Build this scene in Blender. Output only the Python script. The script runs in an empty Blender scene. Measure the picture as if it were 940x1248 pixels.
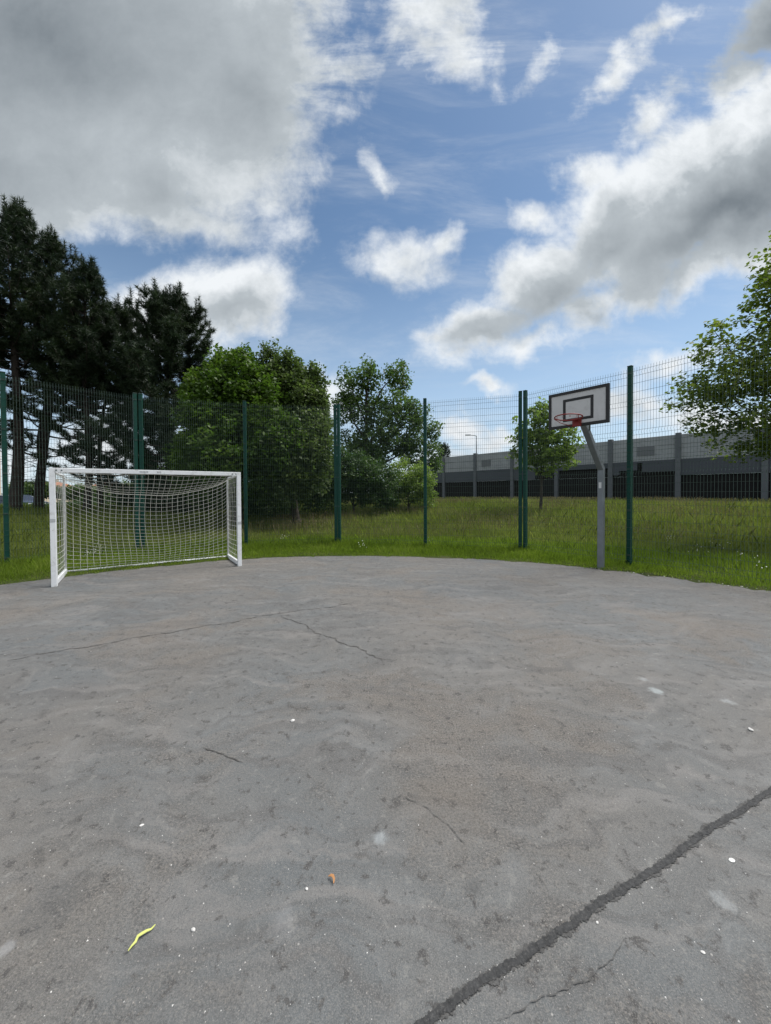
import bpy, math, random
import numpy as np
from mathutils import Vector, Matrix

random.seed(7)
RNG = np.random.default_rng(11)
R = math.radians
scene = bpy.context.scene
COL = scene.collection
F, CX, HZ, EYE = 450.0, 470.0, 600.0, 1.6      # focal length, centre and horizon of the photograph (pixels), eye height (m)


def X(px, d):
    return (px - CX) / F * d


def Z(py, d, px=470):
    return EYE + (HZ - (px - CX) * 0.0061 - py) / F * d


# ------------------------------------------------------------------ objects
def tag(o, label=None, cat=None, group=None, kind=None):
    if label: o['label'] = label
    if cat: o['category'] = cat
    if group: o['group'] = group
    if kind: o['kind'] = kind
    return o


def thing(name, label, cat, loc=(0, 0, 0), rz=0.0, group=None):
    o = bpy.data.objects.new(name, None)
    o.empty_display_size = 0.2
    COL.objects.link(o)
    o.location = loc
    o.rotation_euler = (0, 0, rz)
    return tag(o, label, cat, group)


class MB:
    """collects shapes and links them as ONE mesh object"""

    def __init__(self):
        self.v = []; self.f = []; self.m = []; self.mi = 0

    def add(self, vs, fs):
        b = len(self.v)
        self.v.extend([tuple(p) for p in vs])
        for f in fs:
            self.f.append(tuple(b + i for i in f)); self.m.append(self.mi)

    def box(self, c, s, mat=None, bev=0.0):
        x, y, z = s[0] / 2, s[1] / 2, s[2] / 2
        if bev <= 0:
            vs = [(-x, -y, -z), (x, -y, -z), (x, y, -z), (-x, y, -z), (-x, -y, z), (x, -y, z), (x, y, z), (-x, y, z)]
            fs = [(0, 3, 2, 1), (4, 5, 6, 7), (0, 1, 5, 4), (1, 2, 6, 5), (2, 3, 7, 6), (3, 0, 4, 7)]
        else:
            b = bev
            ring = [(-x + b, -y), (x - b, -y), (x, -y + b), (x, y - b), (x - b, y), (-x + b, y), (-x, y - b), (-x, -y + b)]
            vs = []
            for zz, k in ((-z, 1 - b / max(x, y)), (-z + b, 1), (z - b, 1), (z, 1 - b / max(x, y))):
                vs += [(p[0] * k, p[1] * k, zz) for p in ring]
            fs = []
            for r in range(3):
                for i in range(8):
                    j = (i + 1) % 8
                    fs.append((r * 8 + i, r * 8 + j, r * 8 + 8 + j, r * 8 + 8 + i))
            fs.append(tuple(range(7, -1, -1))); fs.append(tuple(range(24, 32)))
        M = mat if mat is not None else Matrix.Identity(4)
        self.add([M @ (Vector(p)) + Vector(c) if mat is None else (M @ Vector((p[0] + c[0], p[1] + c[1], p[2] + c[2]))) for p in vs], fs)
        return self

    def tube(self, pts, rad, n=6, cap=True, closed=False):
        pts = [Vector(p) for p in pts]
        k = len(pts)
        rad = [rad] * k if not hasattr(rad, '__len__') else rad
        vs = []; up = None
        for i, p in enumerate(pts):
            if closed:
                t = (pts[(i + 1) % k] - pts[i - 1])
            else:
                t = pts[min(i + 1, k - 1)] - pts[max(i - 1, 0)]
            if t.length < 1e-9: t = Vector((0, 0, 1))
            t.normalize()
            if up is None:
                up = Vector((0, 0, 1)) if abs(t.z) < 0.9 else Vector((1, 0, 0))
            a = up - t * up.dot(t)
            if a.length < 1e-6:
                a = t.orthogonal()
            a.normalize(); up = a
            b = t.cross(a)
            for j in range(n):
                w = 2 * math.pi * (j + 0.5) / n
                vs.append(p + (a * math.cos(w) + b * math.sin(w)) * rad[i])
        fs = []
        for i in range(k if closed else k - 1):
            i2 = (i + 1) % k
            for j in range(n):
                j2 = (j + 1) % n
                fs.append((i * n + j, i * n + j2, i2 * n + j2, i2 * n + j))
        if cap and not closed:
            fs.append(tuple(range(n - 1, -1, -1))); fs.append(tuple(range((k - 1) * n, k * n)))
        self.add(vs, fs)
        return self

    def bar(self, a, b, w, d, up=(0, 0, 1)):
        a = Vector(a); b = Vector(b); t = (b - a).normalized()
        u = Vector(up); u = (u - t * u.dot(t)).normalized(); s = t.cross(u)
        vs = []
        for p in (a, b):
            for i, j in ((-1, -1), (1, -1), (1, 1), (-1, 1)):
                vs.append(p + s * (i * w / 2) + u * (j * d / 2))
        self.add(vs, [(0, 3, 2, 1), (4, 5, 6, 7), (0, 1, 5, 4), (1, 2, 6, 5), (2, 3, 7, 6), (3, 0, 4, 7)])
        return self

    def build(self, name, mats, parent=None, smooth=False, bevel=0.0):
        me = bpy.data.meshes.new(name)
        me.from_pydata(self.v, [], self.f)
        mats = mats if isinstance(mats, (list, tuple)) else [mats]
        for m in mats: me.materials.append(m)
        if len(mats) > 1:
            me.polygons.foreach_set('material_index', self.m)
        if smooth:
            me.polygons.foreach_set('use_smooth', [True] * len(me.polygons))
        me.update()
        o = bpy.data.objects.new(name, me)
        COL.objects.link(o)
        if parent is not None: o.parent = parent
        if bevel > 0:
            md = o.modifiers.new('bevel', 'BEVEL'); md.width = bevel; md.segments = 2; md.limit_method = 'ANGLE'
        return o


def np_mesh(name, verts, nper, mats, parent=None, midx=None, loose=None):
    """mesh of many separate faces, nper corners each (verts is (n*nper,3))"""
    verts = np.ascontiguousarray(verts, dtype=np.float32).reshape(-1, 3)
    nv = len(verts); nf = nv // nper
    me = bpy.data.meshes.new(name)
    me.vertices.add(nv); me.vertices.foreach_set('co', verts.ravel())
    me.loops.add(nv); me.loops.foreach_set('vertex_index', np.arange(nv, dtype=np.int32))
    me.polygons.add(nf)
    me.polygons.foreach_set('loop_start', np.arange(0, nv, nper, dtype=np.int32))
    me.polygons.foreach_set('loop_total', np.full(nf, nper, dtype=np.int32))
    for m in (mats if isinstance(mats, (list, tuple)) else [mats]): me.materials.append(m)
    if midx is not None: me.polygons.foreach_set('material_index', np.asarray(midx, dtype=np.int32))
    me.update(calc_edges=True)
    o = bpy.data.objects.new(name, me); COL.objects.link(o)
    if parent is not None: o.parent = parent
    return o


# ------------------------------------------------------------------ materials
class NT:
    def __init__(self, tree):
        self.t = tree; self.n = tree.nodes; self.l = tree.links

    def node(self, typ, **kw):
        n = self.n.new(typ)
        for k, v in kw.items():
            if k == 'inp':
                for kk, vv in v.items(): self.set(n, kk, vv)
            else: setattr(n, k, v)
        return n

    def set(self, n, key, v):
        s = n.inputs[key]
        if isinstance(v, bpy.types.NodeSocket): self.l.new(v, s)
        elif isinstance(v, bpy.types.Node): self.l.new(v.outputs[0], s)
        else:
            if hasattr(s.default_value, '__len__') and not hasattr(v, '__len__'):
                v = (v, v, v, 1)[:len(s.default_value)]
            if hasattr(v, '__len__') and len(s.default_value) == 4 and len(v) == 3: v = (*v, 1)
            s.default_value = v

    def math(self, op, a, b=None, c=None, clamp=False):
        n = self.node('ShaderNodeMath', operation=op, use_clamp=clamp)
        self.set(n, 0, a)
        if b is not None: self.set(n, 1, b)
        if c is not None: self.set(n, 2, c)
        return n.outputs[0]

    def vmath(self, op, a, b=None, s=None):
        n = self.node('ShaderNodeVectorMath', operation=op)
        self.set(n, 0, a)
        if b is not None: self.set(n, 1, b)
        if s is not None: self.set(n, 'Scale', s)
        return n.outputs['Value'] if op in ('LENGTH', 'DOT_PRODUCT', 'DISTANCE') else n.outputs[0]

    def noise(self, vec, scale, detail=4, rough=0.55, dist=0.0, col=False):
        n = self.node('ShaderNodeTexNoise', inp={'Scale': scale, 'Detail': detail, 'Roughness': rough, 'Distortion': dist})
        if vec is not None: self.set(n, 'Vector', vec)
        return n.outputs['Color'] if col else n.outputs['Fac']

    def mix(self, fac, a, b, blend='MIX'):
        n = self.node('ShaderNodeMix', data_type='RGBA', blend_type=blend)
        n.clamp_factor = True
        self.set(n, 0, fac); self.set(n, 6, a); self.set(n, 7, b)
        return n.outputs[2]

    def rng(self, v, a, b, c=0.0, d=1.0, smooth=False):
        n = self.node('ShaderNodeMapRange', interpolation_type='SMOOTHSTEP' if smooth else 'LINEAR')
        n.clamp = True
        for k, q in ((0, v), (1, a), (2, b), (3, c), (4, d)): self.set(n, k, q)
        return n.outputs[0]

    def scale(self, vec, s):
        return self.vmath('MULTIPLY', vec, s)


def new_mat(name):
    m = bpy.data.materials.new(name); m.use_nodes = True
    m.node_tree.nodes.clear()
    t = NT(m.node_tree)
    out = t.node('ShaderNodeOutputMaterial')
    return m, t, out


def simple(name, col, rough=0.6, metal=0.0, var=0.12, scale=3.0, bump=0.0, bscale=40.0, dirt=None, dirt_amt=0.0, spec=0.4):
    m, t, out = new_mat(name)
    tc = t.node('ShaderNodeTexCoord').outputs['Object']
    n = t.noise(tc, scale, 5, 0.6)
    c = t.mix(t.rng(n, 0.3, 0.7), tuple(k * (1 - var) for k in col), tuple(min(1, k * (1 + var)) for k in col))
    if dirt:
        n2 = t.noise(tc, scale * 3.1, 6, 0.7)
        c = t.mix(t.math('MULTIPLY', t.rng(n2, 0.52, 0.7), dirt_amt), c, dirt)
    p = t.node('ShaderNodeBsdfPrincipled', inp={'Base Color': c, 'Metallic': metal, 'Specular IOR Level': spec})
    t.set(p, 'Roughness', t.rng(t.noise(tc, scale * 2, 3), 0.3, 0.7, max(0.05, rough - 0.1), min(1, rough + 0.1)))
    if bump > 0:
        b = t.node('ShaderNodeBump', inp={'Strength': 1.0, 'Distance': bump, 'Height': t.noise(tc, bscale, 4)})
        t.set(p, 'Normal', b)
    t.l.new(p.outputs[0], out.inputs[0])
    return m


def leafmat(name, c1, c2, c3, trans=0.35, rough=0.5, nscale=0.7, spec=0.3):
    """c1 dark, c2 mid, c3 light/young leaf"""
    m, t, out = new_mat(name)
    g = t.node('ShaderNodeNewGeometry')
    pos = t.node('ShaderNodeTexCoord').outputs['Object']
    r = g.outputs['Random Per Island']
    n = t.noise(pos, nscale, 3, 0.6)
    f = t.math('ADD', t.math('MULTIPLY', r, 0.55), t.math('MULTIPLY', t.rng(n, 0.3, 0.7), 0.45))
    c = t.mix(t.rng(f, 0.1, 0.6), c1, c2)
    c = t.mix(t.rng(f, 0.62, 0.98), c, c3)
    p = t.node('ShaderNodeBsdfPrincipled', inp={'Base Color': c, 'Roughness': rough, 'Specular IOR Level': spec})
    tr = t.node('ShaderNodeBsdfTranslucent')
    t.set(tr, 'Color', t.mix(0.6, c, t.mix(1.0, c, (1.2, 1.5, 0.45, 1), 'MULTIPLY')))
    mx = t.node('ShaderNodeMixShader', inp={0: trans})
    t.l.new(p.outputs[0], mx.inputs[1]); t.l.new(tr.outputs[0], mx.inputs[2])
    t.l.new(mx.outputs[0], out.inputs[0])
    return m


M = {}
M['green_paint'] = simple('green_paint', (0.003, 0.046, 0.033), 0.5, var=0.1, dirt=(0.02, 0.06, 0.045), dirt_amt=0.2, spec=0.25)
M['wire'] = simple('wire_paint', (0.06, 0.095, 0.078), 0.4, var=0.1)
M['cap'] = simple('post_cap', (0.02, 0.05, 0.04), 0.5)
M['bolt'] = simple('steel_bolt', (0.4, 0.4, 0.4), 0.4, 0.8)
M['goal_white'] = simple('white_paint', (0.76, 0.77, 0.78), 0.4, var=0.05, dirt=(0.34, 0.32, 0.28), dirt_amt=0.55, scale=4)
M['net'] = simple('net_cord', (0.62, 0.61, 0.56), 0.9, var=0.1)
M['galv'] = simple('galvanised_steel', (0.19, 0.21, 0.225), 0.5, 0.45, var=0.15, scale=6, dirt=(0.15, 0.14, 0.13), dirt_amt=0.3)
M['board'] = simple('backboard_face', (0.56, 0.55, 0.545), 0.5, var=0.05, dirt=(0.3, 0.29, 0.27), dirt_amt=0.3)
M['black'] = simple('black_paint', (0.013, 0.013, 0.014), 0.45)
M['rim'] = simple('red_paint', (0.22, 0.022, 0.02), 0.45, dirt=(0.12, 0.05, 0.03), dirt_amt=0.4)
M['sticker'] = simple('sticker', (0.6, 0.6, 0.6), 0.5)
M['mark'] = simple('faded_print', (0.42, 0.43, 0.44), 0.6)
M['bark'] = simple('bark', (0.05, 0.04, 0.033), 0.9, var=0.4, scale=6, bump=0.03, bscale=12)
M['pine_bark'] = simple('pine_bark', (0.04, 0.031, 0.026), 0.95, var=0.4, scale=5, bump=0.04, bscale=9)
M['leaf_round'] = leafmat('leaf_round', (0.034, 0.07, 0.013), (0.075, 0.13, 0.022), (0.145, 0.2, 0.04), 0.42, nscale=0.5)
M['leaf_poplar'] = leafmat('leaf_poplar', (0.05, 0.08, 0.028), (0.1, 0.14, 0.05), (0.19, 0.22, 0.11), 0.42, nscale=0.6)
M['leaf_tall'] = leafmat('leaf_tall', (0.05, 0.088, 0.03), (0.1, 0.155, 0.055), (0.18, 0.23, 0.105), 0.42, nscale=0.5)
M['leaf_small'] = leafmat('leaf_small', (0.1, 0.15, 0.04), (0.19, 0.26, 0.065), (0.32, 0.37, 0.15), 0.5, nscale=0.8)
M['leaf_maple'] = leafmat('leaf_maple', (0.075, 0.105, 0.025), (0.14, 0.18, 0.038), (0.21, 0.25, 0.06), 0.52, nscale=0.7)
M['leaf_shrub'] = leafmat('leaf_shrub', (0.028, 0.056, 0.02), (0.058, 0.105, 0.032), (0.11, 0.155, 0.055), 0.35, nscale=0.9)
M['leaf_far'] = leafmat('leaf_far', (0.05, 0.09, 0.02), (0.09, 0.14, 0.035), (0.14, 0.19, 0.06), 0.35, nscale=0.5)
M['needle'] = leafmat('pine_needles', (0.01, 0.02, 0.01), (0.022, 0.04, 0.016), (0.055, 0.075, 0.028), 0.15, nscale=0.6)
M['grass'] = leafmat('grass_blades', (0.105, 0.13, 0.03), (0.2, 0.235, 0.055), (0.34, 0.33, 0.15), 0.5, nscale=0.3)
M['lawn'] = leafmat('short_grass', (0.11, 0.16, 0.022), (0.2, 0.275, 0.035), (0.31, 0.35, 0.085), 0.5, nscale=0.8)
M['straw'] = leafmat('seed_heads', (0.13, 0.1, 0.055), (0.2, 0.16, 0.09), (0.34, 0.3, 0.2), 0.3)
M['flower'] = simple('white_flower', (0.7, 0.7, 0.62), 0.7)
M['conc_light'] = simple('light_grey_panel', (0.31, 0.318, 0.33), 0.8, var=0.12, scale=0.8, dirt=(0.13, 0.13, 0.13), dirt_amt=0.35)
M['conc_light2'] = simple('pale_panel', (0.15, 0.155, 0.165), 0.8, var=0.1, scale=0.8)
M['conc_mid'] = simple('slate_panel', (0.07, 0.076, 0.09), 0.75, var=0.1, scale=0.8)
M['conc_dark'] = simple('black_panel', (0.007, 0.0065, 0.0065), 0.9, var=0.4, scale=2)
M['conc_post'] = simple('concrete_post', (0.12, 0.127, 0.14), 0.8, var=0.1, scale=1.5, dirt=(0.1, 0.1, 0.1), dirt_amt=0.3)
M['plinth'] = simple('plinth_concrete', (0.22, 0.22, 0.21), 0.9, var=0.15)
M['render_cream'] = simple('cream_render', (0.5, 0.43, 0.33), 0.9, var=0.06, scale=0.6)
M['render_white'] = simple('white_render', (0.6, 0.58, 0.54), 0.9, var=0.06, scale=0.6)
M['roof_tile'] = simple('orange_tiles', (0.34, 0.15, 0.09), 0.8, var=0.2, scale=1.5)
M['glass'] = simple('window_glass', (0.03, 0.035, 0.04), 0.1, spec=0.6)
M['car_paint'] = simple('navy_car_paint', (0.02, 0.03, 0.06), 0.2, 0.2, var=0.05, spec=0.6)
M['rubber'] = simple('tyre_rubber', (0.02, 0.02, 0.02), 0.9)
M['chrome'] = simple('bright_trim', (0.6, 0.6, 0.62), 0.2, 0.9)
M['lampglass'] = simple('headlight_glass', (0.6, 0.6, 0.6), 0.15)
M['seam'] = simple('tar_seam', (0.036, 0.036, 0.036), 0.8, var=0.6, scale=45, bump=0.006, bscale=120, dirt=(0.11, 0.105, 0.1), dirt_amt=0.8)
M['seam_edge'] = simple('crumbled_tar', (0.075, 0.073, 0.07), 0.9, var=0.5, scale=60, bump=0.004, bscale=150, dirt=(0.14, 0.135, 0.13), dirt_amt=0.9)
M['faint_crack'] = simple('faint_crack', (0.088, 0.085, 0.08), 0.95, var=0.4, scale=20, dirt=(0.13, 0.125, 0.12), dirt_amt=1.0)
M['crack'] = simple('crack_fill', (0.08, 0.075, 0.07), 0.95, var=0.5, scale=9, dirt=(0.15, 0.14, 0.13), dirt_amt=1.0)
M['grit'] = simple('grit', (0.3, 0.28, 0.26), 0.9, var=0.5, scale=2)
M['white_stone'] = simple('pale_stone', (0.62, 0.6, 0.57), 0.85, var=0.2, scale=30)
M['paper'] = simple('paper', (0.7, 0.69, 0.66), 0.8)
M['leaf_yellow'] = simple('yellow_green_leaf', (0.5, 0.53, 0.14), 0.6, var=0.15, scale=30)
M['leaf_orange'] = simple('dry_leaf', (0.45, 0.22, 0.09), 0.7, var=0.25, scale=30)


# ------------------------------------------------------------------ camera
cam = bpy.data.cameras.new('camera')
cam.sensor_fit = 'VERTICAL'; cam.sensor_height = 36.0; cam.sensor_width = 36.0
cam.lens = F / 1248 * 36.0
cam.shift_y = -16.0 / 1248
cam.clip_start = 0.05; cam.clip_end = 3000
co = bpy.data.objects.new('camera', cam); COL.objects.link(co)
co.location = (0, 0, EYE)
co.rotation_euler = (Matrix.Rotation(R(90 - 1.0), 3, 'X') @ Matrix.Rotation(R(-0.35), 3, 'Z')).to_euler()
scene.camera = co

# ------------------------------------------------------------------ sky
SUN_EL, SUN_AZ = 60.0, 72.0        # degrees above horizon, degrees to the right of straight ahead
w = bpy.data.worlds.new('World'); scene.world = w; w.use_nodes = True
w.node_tree.nodes.clear()


# cloud masses by sky direction: azimuth / elevation given as pixels of a tangent plane about +Y
# (x, y, radius x, radius y, rotation in degrees, weight)
BLOBS = [
    # big grey bank, upper left
    (110, 50, 350, 200, -8, 1.7), (60, 190, 270, 120, -10, 1.4), (270, 170, 135, 135, -35, 1.1), (230, 270, 140, 50, -12, 0.65),
    (385, 20, 58, 74, 60, 0.55), (-120, 200, 260, 160, 0, 1.4), (335, 255, 45, 65, 20, 0.6),
    # white cumulus over the trees
    (275, 370, 105, 72, 8, 1.0), (185, 388, 80, 55, 0, 0.9), (322, 382, 46, 50, 0, 0.65),
    # large cloud, right
    (840, 240, 195, 100, 24, 1.6), (740, 275, 105, 88, 35, 1.15), (655, 350, 88, 66, 30, 1.05), (590, 402, 100, 42, 18, 0.95),
    (930, 180, 140, 92, 25, 1.5), (640, 425, 60, 28, 10, 0.6), (790, 345, 95, 38, 25, 0.75), (700, 388, 68, 34, 20, 0.65), (648, 268, 38, 32, 0, 0.7), (900, 305, 110, 50, 20, 0.95), (860, 335, 95, 36, 25, 0.75), (730, 215, 60, 45, 35, 0.85), (790, 150, 60, 30, 35, 0.6), (890, 120, 70, 40, 30, 0.8), (540, 418, 45, 26, 0, 0.6),
    # grey shelf, top right corner
    (940, 25, 95, 58, 35, 1.0), (895, 68, 66, 22, 40, 0.65),
    # wisps
    (532, 36, 60, 56, -20, 0.72), (560, 80, 32, 42, 20, 0.45), (742, 102, 64, 20, 38, 0.4), (810, 40, 90, 16, 45, 0.36), (665, 75, 75, 13, 50, 0.22),
    (600, 100, 14, 50, 12, 0.26), (485, 318, 74, 38, -12, 0.58), (458, 225, 17, 50, 18, 0.38), (535, 300, 36, 17, 50, 0.45),
    # low clouds over the horizon
    (600, 470, 44, 10, 0, 0.55), (555, 515, 34, 30, 0, 0.6), (600, 530, 55, 24, 0, 0.55), (830, 440, 75, 26, 10, 0.55), (880, 510, 120, 34, 0, 0.75),
    (760, 500, 64, 24, 0, 0.45), (390, 480, 64, 32, 0, 0.55), (120, 540, 200, 50, 0, 0.55), (700, 560, 200, 18, 0, 0.5), (560, 570, 120, 30, 0, 0.5),
]
# thick parts whose undersides get little light
THICK = [(60, 40, 430, 240, -8, 1.05), (-60, 200, 300, 130, -5, 1.0), (310, 110, 130, 130, -35, 0.75), (200, 230, 170, 70, -20, 0.6), (330, 215, 60, 70, 10, 0.3),
         (890, 265, 225, 80, 22, 1.2), (740, 300, 130, 62, 35, 0.8), (655, 378, 110, 46, 28, 0.75), (600, 414, 95, 28, 12, 0.6), (935, 40, 150, 75, 35, 1.15), (890, 75, 66, 22, 40, 0.6),
         (270, 396, 95, 34, 5, 0.5), (830, 335, 110, 40, 20, 0.55), (470, 340, 50, 20, 0, 0.3), (700, 390, 70, 30, 15, 0.45), (530, 60, 50, 40, 0, 0.25)]


def blob_field(t, Pw, blobs, soft):
    acc = None
    for (px, py, rx, ry, rot, wgt) in blobs:
        n = t.node('ShaderNodeMapping', vector_type='TEXTURE')
        # the running value rides along in z, so that few values are alive at once
        t.set(n, 'Vector', Pw if acc is None else t.vmath('ADD', Pw, t.node('ShaderNodeCombineXYZ', inp={2: acc}).outputs[0]))
        n.inputs['Location'].default_value = ((px - CX) / F, (HZ - py) / F, 0)
        n.inputs['Rotation'].default_value = (0, 0, R(rot))
        n.inputs['Scale'].default_value = (rx / F, ry / F, 1)
        q = t.vmath('MULTIPLY', n.outputs[0], (1, 1, 0))
        f = t.math('MULTIPLY', t.math('SUBTRACT', 1.0, t.vmath('LENGTH', q)), wgt)
        acc = f if acc is None else t.math('SMOOTH_MAX', acc, f, soft)
    return acc


t = NT(w.node_tree)
out = t.node('ShaderNodeOutputWorld')
bg = t.node('ShaderNodeBackground', inp={'Strength': 0.11})
sky = t.node('ShaderNodeTexSky', sky_type='NISHITA')
sky.sun_disc = False
sky.sun_elevation = R(SUN_EL)
sky.sun_rotation = R(SUN_AZ)
sky.air_density = 1.0; sky.dust_density = 0.6; sky.ozone_density = 2.0
sky.altitude = 100
d = t.node('ShaderNodeTexCoord').outputs['Generated']
sep = t.node('ShaderNodeSeparateXYZ', inp={0: d})
dy = t.math('MAXIMUM', sep.outputs[1], 0.04)
u = t.math('DIVIDE', sep.outputs[0], dy)
v = t.math('DIVIDE', t.math('MAXIMUM', sep.outputs[2], -0.05), dy)
front = t.rng(sep.outputs[1], 0.1, 0.3, smooth=True)
P = t.node('ShaderNodeCombineXYZ', inp={0: u, 1: v}).outputs[0]
wv = t.vmath('SUBTRACT', t.noise(P, 2.6, 5, 0.6, col=True), (0.5, 0.5, 0.5))
Pw = t.vmath('ADD', P, t.vmath('MULTIPLY', wv, (0.26, 0.26, 0.0)))
T1 = t.math('MAXIMUM', blob_field(t, Pw, BLOBS, 0.12), -1.2)
TH_ = t.math('MAXIMUM', blob_field(t, t.vmath('ADD', t.vmath('ADD', Pw, t.vmath('MULTIPLY', wv, (0.12, 0.12, 0.0))), t.math('MULTIPLY', T1, 0.0)), THICK, 0.3), 0.0)


def billow(off):
    n1 = t.noise(t.vmath('ADD', P, (3.1 + off[0], 7.7 + off[1], 0.4)), 3.4, 9, 0.58, 0.35)
    n2 = t.noise(t.vmath('ADD', P, (9.1 + off[0], 1.7 + off[1], 2.4)), 9.0, 7, 0.66, 0.25)
    return t.math('ADD', t.math('MULTIPLY', t.math('SUBTRACT', n1, 0.5), 1.2), t.math('MULTIPLY', t.math('SUBTRACT', n2, 0.5), 0.8))


B1 = billow((0, 0)); B2 = billow((0.012, 0.055))
veil = t.noise(t.node('ShaderNodeMapping', inp={'Vector': P, 'Rotation': (0, 0, R(-42)), 'Scale': (0.7, 3.0, 1)}).outputs[0], 2.2, 8, 0.66, 0.5)
up = t.rng(t.node('ShaderNodeSeparateXYZ', inp={0: P}).outputs[1], 0.7, 1.15, smooth=True)
D1 = t.math('ADD', t.math('ADD', T1, B1), t.math('MULTIPLY', t.math('SUBTRACT', veil, 0.5), t.math('ADD', 0.35, t.math('MULTIPLY', up, 1.0))))
# clouds all round the rest of the sky, for the light
nb = t.noise(d, 2.2, 6, 0.6)
Dback = t.math('MULTIPLY', t.math('SUBTRACT', nb, 0.42), 4.0)
Df = t.math('ADD', t.math('MULTIPLY', D1, front), t.math('MULTIPLY', Dback, t.math('SUBTRACT', 1.0, front)))
cover = t.rng(Df, -0.08, 0.56, smooth=True)
thin = t.math('MULTIPLY', t.rng(veil, 0.42, 0.78, smooth=True), 0.3)
alpha = t.math('MAXIMUM', cover, thin)
# self-shade: thick cloud is grey beneath; billows are bright on the side towards the sun
calm = t.math('SUBTRACT', 1.0, t.math('MULTIPLY', t.rng(TH_, 0.1, 0.7), 0.6))     # the grey undersides are smoother
relief = t.math('MULTIPLY', t.math('MULTIPLY', t.math('SUBTRACT', B2, B1), 0.95), calm)
shade = t.math('ADD', t.math('MULTIPLY', TH_, 1.0), t.math('ADD', relief, t.math('MULTIPLY', t.math('MULTIPLY', B1, 0.6), calm)))
shade = t.math('ADD', shade, 0.07)
shade = t.math('ADD', shade, t.math('MULTIPLY', t.rng(Df, 0.2, 1.2), 0.12))
K = 9.1   # 1 / background strength
white = tuple(c * K for c in (0.73, 0.76, 0.785))
mid = tuple(c * K for c in (0.41, 0.45, 0.48))
grey = tuple(c * K for c in (0.165, 0.192, 0.217))
cc = t.mix(t.rng(shade, 0.02, 0.5), white, mid)
cc = t.mix(t.rng(shade, 0.45, 1.35), cc, grey)
skyc = t.mix(1.0, sky.outputs[0], (0.86, 0.94, 0.93, 1), 'MULTIPLY')
# moist pale air low over the horizon
low = t.rng(sep.outputs[2], 0.0, 0.6, 0.62, 0.0, smooth=True)
skyc = t.mix(low, skyc, tuple(c * K for c in (0.52, 0.66, 0.82)))
fin = t.mix(alpha, skyc, cc)
t.set(bg, 'Color', fin)
t.l.new(bg.outputs[0], out.inputs[0])
w.cycles.sampling_method = 'MANUAL'; w.cycles.sample_map_resolution = 512

sl = bpy.data.lights.new('sun', 'SUN'); sl.energy = 4.0; sl.angle = R(34); sl.color = (1.0, 0.97, 0.925)
so = bpy.data.objects.new('sun', sl); COL.objects.link(so)
sd = Vector((math.sin(R(SUN_AZ)) * math.cos(R(SUN_EL)), math.cos(R(SUN_AZ)) * math.cos(R(SUN_EL)), math.sin(R(SUN_EL))))
so.rotation_euler = (-sd).to_track_quat('-Z', 'Y').to_euler()
so.location = sd * 60

# ------------------------------------------------------------------ ground
EDGE = [(-9.6, -30), (-9.6, 0.5), (-8.9, 3.4), (-7.9, 5.2), (-6.83, 6.54), (-6.4, 7.02), (-5.0, 8.12), (-3.4, 9.0), (-1.44, 9.28), (0, 9.23), (1.59, 8.94),
        (3.16, 8.37), (4.4, 7.53), (5.08, 6.92), (5.85, 6.12), (6.6, 5.1), (7.5, 3.4), (8.2, 1.4), (8.6, -1), (8.6, -30)]


def smooth_edge(pts, n=10):
    o = []
    for i in range(len(pts) - 1):
        p0 = np.array(pts[max(i - 1, 0)], float); p1 = np.array(pts[i], float); p2 = np.array(pts[i + 1], float); p3 = np.array(pts[min(i + 2, len(pts) - 1)], float)
        if i in (0, len(pts) - 2): p0, p3 = (p1, p3) if i == 0 else (p0, p2)
        m = n * 3 if np.linalg.norm(p2 - p1) < 5 else n
        for k in range(m):
            s = k / m
            o.append(0.5 * ((2 * p1) + (-p0 + p2) * s + (2 * p0 - 5 * p1 + 4 * p2 - p3) * s * s + (-p0 + 3 * p1 - 3 * p2 + p3) * s ** 3))
    o.append(np.array(pts[-1], float))
    return np.array(o)


ED = smooth_edge(EDGE)


def sdist(x, y):
    """signed distance to the court edge, positive outside"""
    x = np.asarray(x, float).ravel(); y = np.asarray(y, float).ravel()
    best = np.full(x.shape, 1e9); inside = np.zeros(x.shape, bool)
    a = ED; b = np.roll(ED, -1, axis=0)
    for i in range(len(a)):
        ax, ay = a[i]; bx, by = b[i]
        dx, dy_ = bx - ax, by - ay
        L = dx * dx + dy_ * dy_ + 1e-12
        s = np.clip(((x - ax) * dx + (y - ay) * dy_) / L, 0, 1)
        best = np.minimum(best, (x - ax - s * dx) ** 2 + (y - ay - s * dy_) ** 2)
        c = ((ay > y) != (by > y)) & (x < (bx - ax) * (y - ay) / (by - ay + 1e-12) + ax)
        inside ^= c
    r = np.sqrt(best)
    return np.where(inside, -r, r)


def sstep(x, a, b):
    q = np.clip((x - a) / (b - a), 0, 1)
    return q * q * (3 - 2 * q)


def ground_h(x, y):
    x = np.asarray(x, float); y = np.asarray(y, float)
    s = sdist(x, y).reshape(x.shape)
    h = 0.02 + 0.05 * sstep(s, 0.3, 2.0) + 0.62 * sstep(s, 2.0, 17.0)
    h += 0.05 * np.sin(x * 0.7 + 1.3) * np.sin(y * 0.55) * sstep(s, 1.0, 6.0)
    # lower road on the far left
    h -= 0.75 * sstep(-x - 0.35 * y, 6.0, 14.0) * sstep(y, 20.0, 27.0)
    return np.where(s < 0, -0.06 + 0.08 * sstep(s, -0.25, 0.0), h)


def gz(x, y):
    return float(ground_h(np.array([x]), np.array([y]))[0])


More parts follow.
